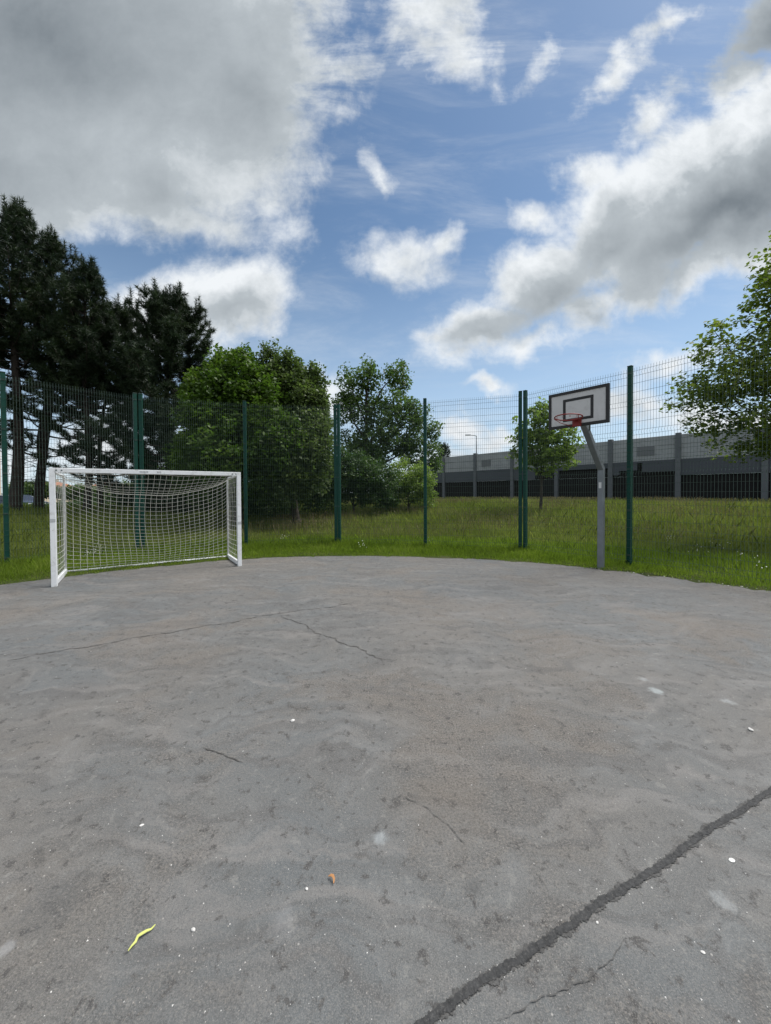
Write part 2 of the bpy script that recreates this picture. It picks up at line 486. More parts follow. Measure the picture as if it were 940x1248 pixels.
ax_ = np.concatenate([[-1500, -800, -400, -200, -120, -80, -60, -48, -40], np.arange(-34, 34.1, 0.5), [40, 48, 60, 80, 120, 200, 400, 800, 1500]])
ay_ = np.concatenate([[-1500, -600, -200, -80, -40], np.arange(-32, 0, 2.0), np.arange(0, 44.1, 0.5), [50, 60, 80, 120, 200, 400, 800, 1500]])
gx_, gy_ = np.meshgrid(ax_, ay_)
gh = ground_h(gx_, gy_)
nx = len(ax_)
mb = MB()
mb.v = [(float(a), float(b), float(c)) for a, b, c in zip(gx_.ravel(), gy_.ravel(), gh.ravel())]
mb.f = [(j * nx + i, j * nx + i + 1, (j + 1) * nx + i + 1, (j + 1) * nx + i) for j in range(len(ay_) - 1) for i in range(nx - 1)]
m, t, out = new_mat('meadow_soil')
tc = t.node('ShaderNodeTexCoord').outputs['Object']
c = t.mix(t.rng(t.noise(tc, 0.5, 6), 0.35, 0.65), (0.035, 0.05, 0.014), (0.075, 0.1, 0.026))
c = t.mix(t.rng(t.noise(tc, 6, 5, 0.7), 0.45, 0.7), c, (0.09, 0.085, 0.04))
p = t.node('ShaderNodeBsdfPrincipled', inp={'Base Color': c, 'Roughness': 0.95, 'Specular IOR Level': 0.1})
t.l.new(t.node('ShaderNodeBump', inp={'Distance': 0.06, 'Height': t.noise(tc, 14, 5, 0.7)}).outputs[0], p.inputs['Normal'])
t.l.new(p.outputs[0], out.inputs[0])
tag(mb.build('grass_ground', m, smooth=True), kind='structure')

# ---- court surface
m, t, out = new_mat('worn_asphalt')
tc = t.node('ShaderNodeTexCoord').outputs['Object']
warp = t.vmath('ADD', tc, t.vmath('MULTIPLY', t.vmath('SUBTRACT', t.noise(tc, 0.9, 4, col=True), (0.5, 0.5, 0.5)), (1.2, 1.2, 0)))
big = t.noise(warp, 0.33, 5, 0.6)
big2 = t.noise(t.vmath('ADD', warp, (13, 5, 0)), 0.7, 6, 0.65)
c = t.mix(t.rng(big, 0.38, 0.62, smooth=True), (0.112, 0.119, 0.121), (0.142, 0.131, 0.118))
c = t.mix(t.rng(big2, 0.48, 0.66, smooth=True), c, (0.152, 0.135, 0.118))
c = t.mix(t.math('MULTIPLY', t.rng(t.noise(t.vmath('ADD', warp, (4, 15, 0)), 1.6, 7, 0.72), 0.52, 0.7), 0.7), c, (0.176, 0.178, 0.175))
c = t.mix(t.math('MULTIPLY', t.rng(t.noise(t.vmath('ADD', warp, (24, 5, 0)), 2.6, 7, 0.75), 0.53, 0.68), 0.6), c, (0.088, 0.088, 0.087))
# scuffed streaks
st = t.noise(t.node('ShaderNodeMapping', inp={'Vector': warp, 'Rotation': (0, 0, R(-24)), 'Scale': (0.5, 3.5, 1)}).outputs[0], 1.8, 4, 0.6)
c = t.mix(t.math('MULTIPLY', t.rng(st, 0.5, 0.64), 0.7), c, (0.095, 0.092, 0.089))
st2 = t.noise(t.node('ShaderNodeMapping', inp={'Vector': warp, 'Rotation': (0, 0, R(38)), 'Scale': (0.4, 2.6, 1)}).outputs[0], 2.3, 4, 0.6)
c = t.mix(t.math('MULTIPLY', t.rng(st2, 0.52, 0.65), 0.6), c, (0.19, 0.18, 0.17))
# dark smudges and coarse gritty patches
sm = t.noise(tc, 4.2, 6, 0.72, 0.25)
c = t.mix(t.math('MULTIPLY', t.rng(sm, 0.58, 0.66), 0.6), c, (0.06, 0.057, 0.054))
fl_ = t.noise(t.vmath('ADD', tc, (31, 7, 0)), 13, 4, 0.7, 0.15)
c = t.mix(t.math('MULTIPLY', t.rng(fl_, 0.575, 0.645), 0.85), c, (0.055, 0.052, 0.05))
c = t.mix(t.math('MULTIPLY', t.rng(fl_, 0.41, 0.33), 0.5), c, (0.22, 0.215, 0.2))
gr = t.noise(tc, 85, 4, 0.8)
rough_patch = t.rng(big2, 0.46, 0.6, smooth=True)
amt = t.math('ADD', 0.26, t.math('MULTIPLY', rough_patch, 0.65))
c = t.mix(t.math('MULTIPLY', t.rng(gr, 0.52, 0.64), amt), c, (0.25, 0.225, 0.195))
c = t.mix(t.math('MULTIPLY', t.rng(gr, 0.47, 0.36), amt), c, (0.05, 0.047, 0.044))
fine = t.noise(tc, 230, 3, 0.7)
c = t.mix(t.math('MULTIPLY', t.rng(fine, 0.53, 0.66), 0.6), c, (0.25, 0.24, 0.225))
c = t.mix(t.math('MULTIPLY', t.rng(fine, 0.46, 0.35), 0.55), c, (0.05, 0.05, 0.05))
# pale mineral specks
vo = t.node('ShaderNodeTexVoronoi', inp={'Vector': tc, 'Scale': 16.0, 'Randomness': 1.0})
sp = t.math('MULTIPLY', t.rng(vo.outputs['Distance'], 0.045, 0.075, 1, 0), t.rng(t.node('ShaderNodeSeparateXYZ', inp={0: vo.outputs['Color']}).outputs[0], 0.78, 0.8))
c = t.mix(t.math('MULTIPLY', sp, 0.55), c, (0.42, 0.4, 0.37))
# a few pale spilled spots and dark oil spots at their places on the court
def spot(c, x, y, r, k, colr):
    dist = t.vmath('LENGTH', t.vmath('MULTIPLY', t.vmath('SUBTRACT', tc, (x, y, 0)), (1, 1, 0)))
    dist = t.math('ADD', dist, t.math('MULTIPLY', t.math('SUBTRACT', t.noise(tc, 22 if r < 0.2 else 8, 5, 0.7), 0.5), r * 1.6))
    return t.mix(t.math('MULTIPLY', t.rng(dist, r * 0.25, r, 1, 0, smooth=True), k), c, colr)


def court(px, py):
    ray = co.rotation_euler.to_matrix() @ Vector(((px - CX) / F, -(py - 608.0) / F, -1.0))
    return ray.x * EYE / -ray.z, ray.y * EYE / -ray.z


for px, py, r, k, colr in ((463, 1020, 0.05, 0.8, (0.36, 0.39, 0.4)), (345, 1122, 0.07, 0.5, (0.3, 0.3, 0.3)), (800, 842, 0.07, 0.9, (0.42, 0.46, 0.46)), (785, 828, 0.05, 0.7, (0.4, 0.42, 0.42)),
                           (887, 855, 0.06, 0.7, (0.4, 0.42, 0.42)), (578, 1082, 0.05, 0.75, (0.06, 0.06, 0.06)), (293, 1130, 0.035, 0.8, (0.06, 0.06, 0.058)), (880, 1098, 0.05, 0.6, (0.38, 0.4, 0.4)),
                           (905, 1150, 0.12, 0.35, (0.24, 0.26, 0.265)), (8, 1155, 0.035, 0.7, (0.4, 0.4, 0.4)), (60, 1110, 0.16, 0.5, (0.085, 0.09, 0.093)), (540, 985, 0.3, 0.5, (0.15, 0.13, 0.11)),
                           (90, 845, 0.35, 0.5, (0.1, 0.093, 0.088)), (150, 1010, 0.16, 0.4, (0.1, 0.095, 0.09)), (330, 880, 0.25, 0.3, (0.19, 0.175, 0.16)), (600, 740, 0.9, 0.45, (0.2, 0.175, 0.152)),
                           (700, 860, 0.4, 0.35, (0.13, 0.14, 0.143)), (820, 760, 0.8, 0.4, (0.2, 0.18, 0.16)), (250, 1190, 0.4, 0.35, (0.13, 0.125, 0.118)), (210, 760, 0.5, 0.35, (0.19, 0.17, 0.15))):
    sx, sy = court(px, py)
    c = spot(c, sx, sy, r, k * 0.5, colr)
p = t.node('ShaderNodeBsdfPrincipled', inp={'Base Color': c, 'Specular IOR Level': 0.3})
t.set(p, 'Roughness', t.rng(big2, 0.3, 0.7, 0.62, 0.85))
hgt = t.math('ADD', t.math('MULTIPLY', gr, t.math('ADD', 0.3, t.math('MULTIPLY', rough_patch, 0.5))), t.math('ADD', t.math('MULTIPLY', fl_, 0.8), t.math('MULTIPLY', sm, 0.8)))
t.l.new(t.node('ShaderNodeBump', inp={'Distance': 0.014, 'Strength': 0.8, 'Height': hgt}).outputs[0], p.inputs['Normal'])
t.l.new(p.outputs[0], out.inputs[0])
mb = MB()
top = [(float(a + random.uniform(-.03, .03)), float(b + random.uniform(-.035, .035)), 0.0) for a, b in ED]
half = int(np.argmax(ED[:, 1]))
lf = np.array(top[:half + 1]); rt = np.array(top[half:])[::-1]
ys = np.concatenate([np.arange(-30, 5, 1.0), np.arange(5, 9.0, 0.12), np.arange(9.0, ED[half, 1] - 0.004, 0.03), [ED[half, 1]]])
NC = 24
for yv in ys:
    xl = float(np.interp(yv, np.maximum.accumulate(lf[:, 1]), lf[:, 0])) + random.uniform(-.02, .02)
    xr = float(np.interp(yv, np.maximum.accumulate(rt[:, 1]), rt[:, 0])) + random.uniform(-.02, .02)
    for q in range(NC + 1):
        mb.v.append((xl + (xr - xl) * q / NC, float(yv), 0.0))
mb.f = [(j * (NC + 1) + q, j * (NC + 1) + q + 1, (j + 1) * (NC + 1) + q + 1, (j + 1) * (NC + 1) + q) for j in range(len(ys) - 1) for q in range(NC)]
tag(mb.build('court', m), kind='structure')


def ribbon(name, pts, width, jag, z, mat, sub=14, wob=0.0):
    """ragged strip lying on the court"""
    pts = [Vector((*court(*p), 0)) for p in pts]
    L = []; Rr = []; ph = [random.uniform(0, 6.28) for _ in range(6)]
    for i in range(len(pts) - 1):
        a, b = pts[i], pts[i + 1]
        m_ = max(3, int((b - a).length * sub))
        for k in range(m_ + (1 if i == len(pts) - 2 else 0)):
            s = k / m_
            tdir = (b - a).normalized(); nn = Vector((-tdir.y, tdir.x, 0))
            q = a + (b - a) * s + nn * (wob * (0.6 * math.sin((i + s) * 5.1 + ph[0]) + 0.4 * math.sin((i + s) * 13.7 + ph[1])) + random.uniform(-wob, wob) * 0.25)
            f = (i + s) / (len(pts) - 1)
            taper = min(1, f * 12 + 0.15, (1 - f) * 12 + 0.15)
            l_ = (i + s) * 1.0 + len(L) / sub
            w1 = 0.5 * math.sin(l_ * 9 + ph[0]) + 0.35 * math.sin(l_ * 23 + ph[1]) + 0.25 * math.sin(l_ * 51 + ph[2]) + random.uniform(-.5, .5)
            w2 = 0.5 * math.sin(l_ * 11 + ph[3]) + 0.35 * math.sin(l_ * 19 + ph[4]) + 0.25 * math.sin(l_ * 57 + ph[5]) + random.uniform(-.5, .5)
            L.append(q + nn * (width * 0.5 * taper * max(0.05, 1 + jag * w1)))
            Rr.append(q - nn * (width * 0.5 * taper * max(0.05, 1 + jag * w2)))
    mb = MB()
    k = len(L)
    mb.v = [(p.x, p.y, z) for p in L] + [(p.x, p.y, z) for p in Rr]
    mb.f = [(i, k + i, k + i + 1, i + 1) for i in range(k - 1)]
    return tag(mb.build(name, mat), kind='structure')


ribbon('tar_seam', [(330, 1420), (520, 1247), (566, 1211), (640, 1165), (700, 1125), (735, 1098), (790, 1066), (826, 1041), (856, 1016), (900, 990), (945, 961), (1040, 905)], 0.024, 0.3, 0.0042, M['seam'], 220, 0.003)
ribbon('tar_seam', [(330, 1420), (520, 1247), (566, 1211), (640, 1165), (700, 1125), (735, 1098), (790, 1066), (826, 1041), (856, 1016), (900, 990), (945, 961), (1040, 905)], 0.031, 0.5, 0.0025, M['seam_edge'], 260, 0.004)
ribbon('court_crack', [(0, 806), (90, 791), (170, 777), (240, 765), (290, 757), (335, 748), (395, 741), (440, 733)], 0.011, 1.3, 0.004, M['crack'], 60, 0.03)
ribbon('court_crack', [(338, 748), (370, 762), (395, 775), (425, 786), (450, 796), (468, 808)], 0.011, 1.3, 0.0044, M['crack'], 70, 0.03)
ribbon('court_crack', [(247, 911), (270, 919), (297, 930)], 0.006, 1.0, 0.004, M['crack'], 80, 0.002)
ribbon('court_crack', [(608, 1246), (650, 1222), (690, 1205), (715, 1196), (740, 1175), (760, 1150)], 0.0024, 1.6, 0.004, M['faint_crack'], 150, 0.004)
ribbon('court_crack', [(487, 968), (520, 985), (545, 1005), (568, 1030)], 0.0028, 1.6, 0.004, M['faint_crack'], 120, 0.005)


# ------------------------------------------------------------------ grass (stuff)
def make_grass(n, dmin, dmax, hmul, wmul, name_seed, edge=False):
    r = np.random.default_rng(name_seed)
    D = np.sqrt(r.uniform(dmin ** 2, dmax ** 2, n))
    U = r.uniform(-1.4, 1.4, n)
    x = U * D; y = D
    s = sdist(x, y)
    s_edge = s + r.normal(0, 0.02, n)
    s_edge += 0.06 * np.sin(x * 5.3 + 1) * np.sin(x * 2.1 + y * 3.7) + 0.05 * np.sin(x * 17 + 2 * np.sin(y * 11)) + np.where(r.uniform(0, 1, n) < 0.05, 0.16, 0.0)
    k = (s_edge > 0.0) & ((s < 2.2) == edge)
    x, y, s, D = x[k], y[k], s[k], D[k]
    # clumpy density
    cl = np.sin(x * 2.1 + 3 * np.sin(y * 1.3)) * np.sin(y * 2.7 + 2 * np.sin(x * 0.9)) + r.normal(0, 0.6, len(x))
    k = cl > -0.9
    x, y, s, D, cl = x[k], y[k], s[k], D[k], cl[k]
    n = len(x)
    tall = 0.035 + 0.05 * sstep(s, 0.05, 0.5) + 0.09 * sstep(s, 0.8, 2.2) + 0.1 * sstep(s, 3, 9)
    h = tall * hmul * r.uniform(0.5, 1.5, n) * (1 + 0.3 * np.clip(cl, -1, 1))
    z = ground_h(x, y) - 0.01
    a = r.uniform(0, 2 * np.pi, n)
    wd = np.clip(0.0035 * wmul * (D / 9.0), 0.003, 0.03) * r.uniform(0.7, 1.4, n)
    lean = r.uniform(0.1, 0.65, n) * h
    la = r.uniform(0, 2 * np.pi, n)
    bx, by = np.cos(a) * wd, np.sin(a) * wd
    lx, ly = np.cos(la) * lean, np.sin(la) * lean
    V = np.zeros((n, 5, 3))
    V[:, 0] = np.stack([x - bx, y - by, z], 1)
    V[:, 1] = np.stack([x + bx, y + by, z], 1)
    V[:, 2] = np.stack([x + bx * 0.75 + lx * 0.35, y + by * 0.75 + ly * 0.35, z + h * 0.6], 1)
    V[:, 3] = np.stack([x + lx, y + ly, z + h], 1)
    V[:, 4] = np.stack([x - bx * 0.75 + lx * 0.35, y - by * 0.75 + ly * 0.35, z + h * 0.6], 1)
    return V.reshape(-1, 3)


tag(np_mesh('edge_grass', make_grass(560000, 5.0, 13, 1.0, 1.2, 4, True), 5, M['lawn']), kind='stuff')
GR = np.concatenate([make_grass(170000, 6, 13, 1.0, 1.25, 1), make_grass(150000, 12, 22, 1.05, 1.3, 2), make_grass(120000, 21, 36, 1.1, 1.5, 3)])
tag(np_mesh('meadow_grass', GR, 5, M['grass']), kind='stuff')


def make_stalks(n, seed):
    r = np.random.default_rng(seed)
    D = np.sqrt(r.uniform(9.5 ** 2, 30 ** 2, n)); x = r.uniform(-1.3, 1.3, n) * D; y = D
    s = sdist(x, y)
    cl = np.sin(x * 0.8 + 1.0) * np.sin(y * 0.6 + 2.0) + r.normal(0, 0.5, n)
    k = (s > 1.8) & (cl > 0.1) & (x > -5)
    x, y, D = x[k], y[k], D[k]; n = len(x)
    z = ground_h(x, y); h = r.uniform(0.25, 0.5, n); la = r.uniform(0, 2 * np.pi, n); ln = r.uniform(0.02, 0.18, n)
    tx, ty = x + np.cos(la) * ln, y + np.sin(la) * ln
    wd = 0.002 * D / 9
    q = r.uniform(0, np.pi, n); cx_, cy_ = np.cos(q), np.sin(q)
    V = np.zeros((2 * n, 4, 3))
    V[:n, 0] = np.stack([x - cx_ * wd, y - cy_ * wd, z], 1); V[:n, 1] = np.stack([x + cx_ * wd, y + cy_ * wd, z], 1)
    V[:n, 2] = np.stack([tx + cx_ * wd * .6, ty + cy_ * wd * .6, z + h], 1); V[:n, 3] = np.stack([tx - cx_ * wd * .6, ty - cy_ * wd * .6, z + h], 1)
    hw = wd * 2.6; hl = r.uniform(0.05, 0.1, n); ex, ey = tx + (tx - x) * 0.3, ty + (ty - y) * 0.3
    V[n:, 0] = np.stack([tx, ty, z + h - 0.01], 1); V[n:, 1] = np.stack([(tx + ex) / 2 + cx_ * hw, (ty + ey) / 2 + cy_ * hw, z + h + hl * .5], 1)
    V[n:, 2] = np.stack([ex, ey, z + h + hl], 1); V[n:, 3] = np.stack([(tx + ex) / 2 - cx_ * hw, (ty + ey) / 2 - cy_ * hw, z + h + hl * .5], 1)
    return V.reshape(-1, 3)


tag(np_mesh('seeding_grass', make_stalks(80000, 5), 4, M['straw']), kind='stuff')

# small white flowers in the grass
r = np.random.default_rng(21)
fl = []
for px, py in ((112, 672), (118, 676), (108, 678), (148, 650), (190, 655), (385, 620), (905, 690), (930, 700), (880, 676), (700, 612), (820, 668), (850, 680), (555, 606), (535, 606), (345, 660), (440, 668), (520, 664)):
    for k in range(9):
        dd = EYE * F / max(py - 600, 30) * 0.94
        x = X(px, dd) + r.normal(0, 0.09); y = dd + r.normal(0, 0.15)
        if sdist([x], [y])[0] < 0.3: continue
        z = gz(x, y) + r.uniform(0.1, 0.28); s = r.uniform(0.007, 0.014)
        a = r.uniform(0, 6.28)
        q = [(math.cos(a + i * 1.57) * s, math.sin(a + i * 1.57) * s) for i in range(4)]
        fl += [(x + q[i][0], y + q[i][1] * 0.6, z + q[i][1] * 0.7) for i in range(4)]
tag(np_mesh('wild_flowers', np.array(fl), 4, M['flower']), kind='stuff')


# ------------------------------------------------------------------ fence
POSTS = [(-9.7, 5.72), (-8.15, 7.92), (-6.46, 9.69), (-3.99, 10.54), (-1.43, 11.0), (1.12, 10.38), (3.60, 9.67), (5.15, 7.79), (6.5, 5.6)]
FTOP = 4.2


def fence_panel(root, a, b, o):
    """welded mesh panel from post a to post b (xy), two stacked mats, folded ribs"""
    a = Vector((*a, 0)); b = Vector((*b, 0)); dr = (b - a); L = dr.length; dr.normalize()
    nn = Vector((-dr.y, dr.x, 0))
    if nn.dot(-a) < 0: nn = -nn                # towards the court
    z0, z1 = 0.09, FTOP - 0.06
    zm = 2.06
    mb = MB()
    zs = []
    def rib(z):  # folded rib
        return [(z - 0.05, 0.0), (z, 0.028), (z + 0.05, 0.0)]
    prof = []
    for lo, hi in ((z0, zm), (zm + 0.02, z1)):
        h = hi - lo
        pr = [(lo, 0.0)]; hz = []
        for q in (0.03, 0.345, 0.66, 0.965):
            zc = lo + 0.05 + q * (h - 0.1)
            pr += rib(zc); hz += [(zc - 0.05, 0.0), (zc + 0.05, 0.0)]
        pr.append((hi, 0.0))
        for q0, q1 in ((0.03, 0.345), (0.345, 0.66), (0.66, 0.965)):
            for f in (0.36, 0.66):
                hz.append((lo + 0.05 + (q0 + (q1 - q0) * f) * (h - 0.1), 0.0))
        prof.append((pr, hz))
    off = nn * 0.055
    nv = int(round(L / 0.05))
    for pr, hz in prof:
        for i in range(1, nv):
            q = a + dr * (L * i / nv) + off
            mb.tube([q + nn * e + Vector((0, 0, z)) for z, e in pr], 0.0027, 3, cap=False)
        for z, e in hz:
            mb.tube([a + off + nn * (e + 0.005) + Vector((0, 0, z)), b + off + nn * (e + 0.005) + Vector((0, 0, z))], 0.0033, 3, cap=False)
    p = mb.build('mesh_panel', M['wire'], root)
    p.location = (-o[0], -o[1], 0)


def fence_post(root, c, rz, o):
    mb = MB()
    mb.box((0, 0, FTOP / 2 - 0.15), (0.085, 0.085, FTOP + 0.3), bev=0.006)
    p = mb.build('post', M['green_paint'], root)
    p.location = (c[0] - o[0], c[1] - o[1], 0); p.rotation_euler = (0, 0, rz)
    cb = MB(); cb.box((0, 0, FTOP + 0.012), (0.09, 0.09, 0.02), bev=0.004); q = cb.build('cap', M['cap'], p)
    for z in (0.25, 1.2, 2.06, 3.0, 4.05):
        bb = MB(); bb.box((0, -0.0475, z), (0.07, 0.012, 0.03)); bb.build('clamp', M['cap'], p)


def fence_section(idx, label):
    pts = [POSTS[i] for i in idx]
    # doubled posts: pull the end posts of neighbouring sections apart
    P_ = [Vector(p) for p in pts]
    if idx[0] != 0: P_[0] = P_[0] + (P_[1] - P_[0]).normalized() * (0.052 if idx[0] == 4 else 0.065)
    if idx[-1] != len(POSTS) - 1: P_[-1] = P_[-1] + (P_[-2] - P_[-1]).normalized() * (0.052 if idx[-1] == 4 else 0.065)
    o = (P_[1].x, P_[1].y)
    root = thing('mesh_fence', label, 'fence', (o[0], o[1], 0), group='green mesh fence round the court end')
    for i, p in enumerate(P_):
        k = min(i, len(P_) - 2)
        dr = P_[k + 1] - P_[k]
        rz = math.atan2(dr.y, dr.x)
        fence_post(root, p, rz, o)
    for i in range(len(P_) - 1):
        fence_panel(root, P_[i], P_[i + 1], o)


fence_section([0, 1, 2], 'green wire mesh fence section behind the left goalpost, in front of the pines')
fence_section([2, 3, 4], 'green wire mesh fence section behind the right goalpost, in front of the dense round tree')
fence_section([4, 5, 6], 'green wire mesh fence section facing the open meadow between goal and basketball hoop')
fence_section([6, 7, 8], 'green wire mesh fence section close behind the basketball hoop, reaching the right picture edge')

# ------------------------------------------------------------------ goal
GL, GR_ = Vector((-5.76, 6.39, 0)), Vector((-3.22, 8.10, 0))
gd = (GR_ - GL); GW = gd.length; gd.normalize()
root = thing('football_goal', 'white metal football goal with sagging white net on the asphalt', 'goal', GL, math.atan2(gd.y, gd.x))
# local axes: x along the mouth, y to the back
GH, DEP = 2.06, 1.2
g = 0.08
for xx in (0, GW):
    mb = MB(); mb.box((xx, 0, GH / 2), (g, g, GH)); o = mb.build('goalpost', M['goal_white'], root, bevel=0.006)
    mb = MB(); mb.box((xx, -g / 2 - 0.001, 1.15 if xx == 0 else 0.95), (g * 0.9, 0.003, 0.06)); mb.build('tape_mark', M['mark'], o)
mb = MB(); mb.box((GW / 2, 0, GH - g / 2), (GW - g - 0.004, g, g)); cross = mb.build('crossbar', M['goal_white'], root, bevel=0.006)
for xx in (0.06, 0.13, GW - 0.13, GW - 0.06):
    mb = MB()
    mb.tube([(xx, -g / 2 - 0.006, GH - g / 2), (xx, -g / 2 + 0.01, GH - g / 2)], 0.011, 8)
    mb.build('bolt', M['cap'], cross)
mb = MB()
for k, (xx, ww) in enumerate(((1.27, 0.018), (1.295, 0.014), (1.317, 0.016), (1.34, 0.02), (1.365, 0.012), (1.385, 0.018), (0, 0), (1.55, 0.016), (1.575, 0.02), (1.6, 0.014))):
    if ww == 0:
        mb.build('faded_lettering', M['mark'], cross); mb = MB(); continue
    mb.box((xx, -g / 2 - 0.0015, GH - g / 2 + 0.004), (ww, 0.003, 0.026 + 0.006 * (k % 2)))
mb.build('faded_lettering', M['mark'], cross)
for xx in (0.0, GW):
    s = 1 if xx == 0 else -1
    mb = MB(); mb.box((xx, DEP / 2 + g / 2, 0.055), (0.05, DEP - g + 0.04, 0.09)); mb.build('side_rail', M['goal_white'], root, bevel=0.005)
    mb = MB(); mb.tube([(xx, DEP, 0.02), (xx, DEP, 1.93), (xx, DEP - 0.06, 1.97), (xx, g / 2, 1.99)], 0.02, 8); mb.build('rear_stay', M['goal_white'], root, smooth=True)
mb = MB(); mb.tube([(0.0, DEP + 0.02, 0.045), (GW, DEP + 0.02, 0.045)], 0.022, 8); mb.build('rear_rail', M['goal_white'], root, smooth=True)


def net_pt(u, v):
    # crossbar (v=0) back to the slack top cord (v=0.22), then down to the rear rail (v=1)
    w_ = (4 * u * (1 - u)) ** 0.75 if 0 < u < 1 else 0.0
    cy_, cz = DEP - 0.22 * w_, 1.92 - 0.36 * w_
    if v < 0.22:
        e = v / 0.22
        y, z = 0.04 + (cy_ - 0.04) * e, 1.97 + (cz - 1.97) * e - 0.05 * math.sin(e * 3.14) * w_
    else:
        e = (v - 0.22) / 0.78
        y, z = cy_ + (DEP - cy_) * e, cz + (0.05 - cz) * e
        bulge = 0.3 * math.exp(-((u - 0.1) / 0.07) ** 2) + 0.16 * math.exp(-((u - 0.92) / 0.05) ** 2) + 0.06 * w_
        y += bulge * math.sin(min(1.0, e * 1.15) * 3.14) ** 0.7 if 0 < e * 1.15 < 1 else 0.0
        z -= 0.15 * w_ * math.sin(e * 3.14)
    return Vector((0.02 + u * (GW - 0.04) + 0.03 * math.sin(v * 7 + u * 4) * w_, y + 0.015 * math.sin(u * 21 + v * 5), z + 0.012 * math.sin(u * 17 + v * 3) * w_))


mb = MB()
NU, NV = 29, 28
rr = 0.0034
for i in range(NU + 1):
    mb.tube([net_pt(i / NU, j / NV) for j in range(NV + 1)], rr, 3, cap=False)
for j in range(NV + 1):
    mb.tube([net_pt(i / 50, j / NV) for i in range(51)], rr * (1.6 if j in (0, NV) else 1.3), 3, cap=False)
mb.tube([net_pt(i / 50, 0.22) for i in range(51)], 0.0045, 4, cap=False)
for side in (0, 1):
    xx = 0.0 if side == 0 else GW
    bow = 0.05 * (1 if side == 0 else -1)
    def sp_(a, z):
        zz = 0.1 + (1.92 - 0.1) * z
        return Vector((xx + bow * math.sin(a * 3.14) * math.sin(z * 3.14), 0.045 + a * (DEP - 0.045), zz + 0.05 * (1 - a) * z))
    for i in range(9):
        mb.tube([sp_(i / 8, j / 10) for j in range(11)], rr, 3, cap=False)
    for j in range(18):
        mb.tube([sp_(i / 8, j / 17) for i in range(9)], rr, 3, cap=False)
mb.build('net', M['net'], root)

# ------------------------------------------------------------------ basketball hoop
BP = Vector((4.45, 7.62, 0.0))
BC = Vector((3.57, 6.87, 3.14))
TH = R(50)
nrm = Vector((-math.sin(TH), -math.cos(TH), 0))      # board faces this way
bx_ = Vector((math.cos(TH), -math.sin(TH), 0))
# root frame: local x = along the board, local -y = facing direction
rz = math.atan2(bx_.y, bx_.x)
root = thing('basketball_hoop', 'grey steel basketball post with white rectangular backboard and red netless rim', 'basketball hoop', BP, rz)
Ri = Matrix.Rotation(-rz, 3, 'Z')


def loc(p):
    return Ri @ (Vector(p) - BP)


bc = loc(BC)
BW, BH = 1.05, 0.66
zb = 2.08
mb = MB(); mb.box((0, 0, zb / 2 - 0.2), (0.112, 0.112, zb + 0.4)); pole = mb.build('pole', M['galv'], root, bevel=0.012)
mb = MB(); mb.box((0.0, -0.057, 1.72), (0.05, 0.003, 0.12)); mb.build('sticker', M['sticker'], pole)
a0 = Vector((0, 0, zb - 0.03)); a1 = Vector((bc.x, bc.y + 0.13, bc.z - 0.12))
mb = MB(); mb.bar(a0, a1, 0.11, 0.11, up=(0, 1, 0.6)); arm = mb.build('arm', M['galv'], root, bevel=0.01)
mb = MB()
for s in (-1, 1):
    mb.tube([a0.lerp(a1, 0.74 if s > 0 else 0.95) + Vector((s * 0.06, 0, 0)), Vector((bc.x + s * 0.2, bc.y + 0.03, bc.z - 0.26))], 0.012, 6)
    mb.tube([a0.lerp(a1, 0.9) + Vector((s * 0.07, 0, 0)), Vector((bc.x + s * 0.3, bc.y + 0.03, bc.z + 0.22))], 0.014, 6)
mb.build('brace', M['galv'], root)
mb = MB(); mb.box((bc.x, bc.y, bc.z), (BW, 0.03, BH)); bb = mb.build('backboard', M['board'], root)


def frame(name, cx_, cz_, w_, h_, lw, y0, th, par):
    mb = MB()
    mb.box((cx_, y0, cz_ + h_ / 2 - lw / 2), (w_, th, lw)); mb.box((cx_, y0, cz_ - h_ / 2 + lw / 2), (w_, th, lw))
    for s in (-1, 1):
        mb.box((cx_ + s * (w_ / 2 - lw / 2), y0, cz_), (lw, th, h_ - 2 * lw))
    return mb.build(name, M['black'], par)


frame('border', bc.x, bc.z, BW + 0.02, BH + 0.02, 0.052, bc.y - 0.004, 0.05, bb)
frame('target_square', bc.x + 0.01, bc.z - 0.015, 0.54, 0.42, 0.05, bc.y - 0.0165, 0.004, bb)
rc = Vector((bc.x, bc.y - 0.38, 2.925))
mb = MB(); mb.tube([(rc.x + 0.225 * math.cos(a), rc.y + 0.225 * math.sin(a), rc.z - 0.08 * (0.225 * math.sin(a))) for a in np.linspace(0, 2 * math.pi, 40, endpoint=False)], 0.0105, 8, closed=True)
rim = mb.build('rim', M['rim'], root, smooth=True)
mb = MB(); mb.box((rc.x, bc.y - 0.03, rc.z - 0.05), (0.16, 0.022, 0.15)); mb.box((rc.x, bc.y - 0.095, rc.z - 0.004), (0.14, 0.12, 0.012)); mb.build('bracket', M['rim'], rim, bevel=0.003)
for s in (-1, 1):
    mb = MB()
    mb.tube([(rc.x + s * 0.21, rc.y - 0.09, rc.z - 0.01), (rc.x + s * 0.16, rc.y + 0.03, rc.z - 0.075), (rc.x + s * 0.08, bc.y - 0.06, rc.z - 0.115)], 0.006, 6)
    mb.build('rim_stay', M['rim'], rim)
for a in np.linspace(0, 2 * math.pi, 12, endpoint=False):
    mb = MB()
    cxx, cyy = rc.x + 0.225 * math.cos(a), rc.y + 0.225 * math.sin(a)
    mb.tube([(cxx + 0.01 * math.cos(k), cyy, rc.z - 0.022 + 0.012 * math.sin(k)) for k in np.linspace(0, 2 * math.pi, 8, endpoint=False)], 0.003, 4, closed=True)
    mb.build('net_ring', M['rim'], rim)

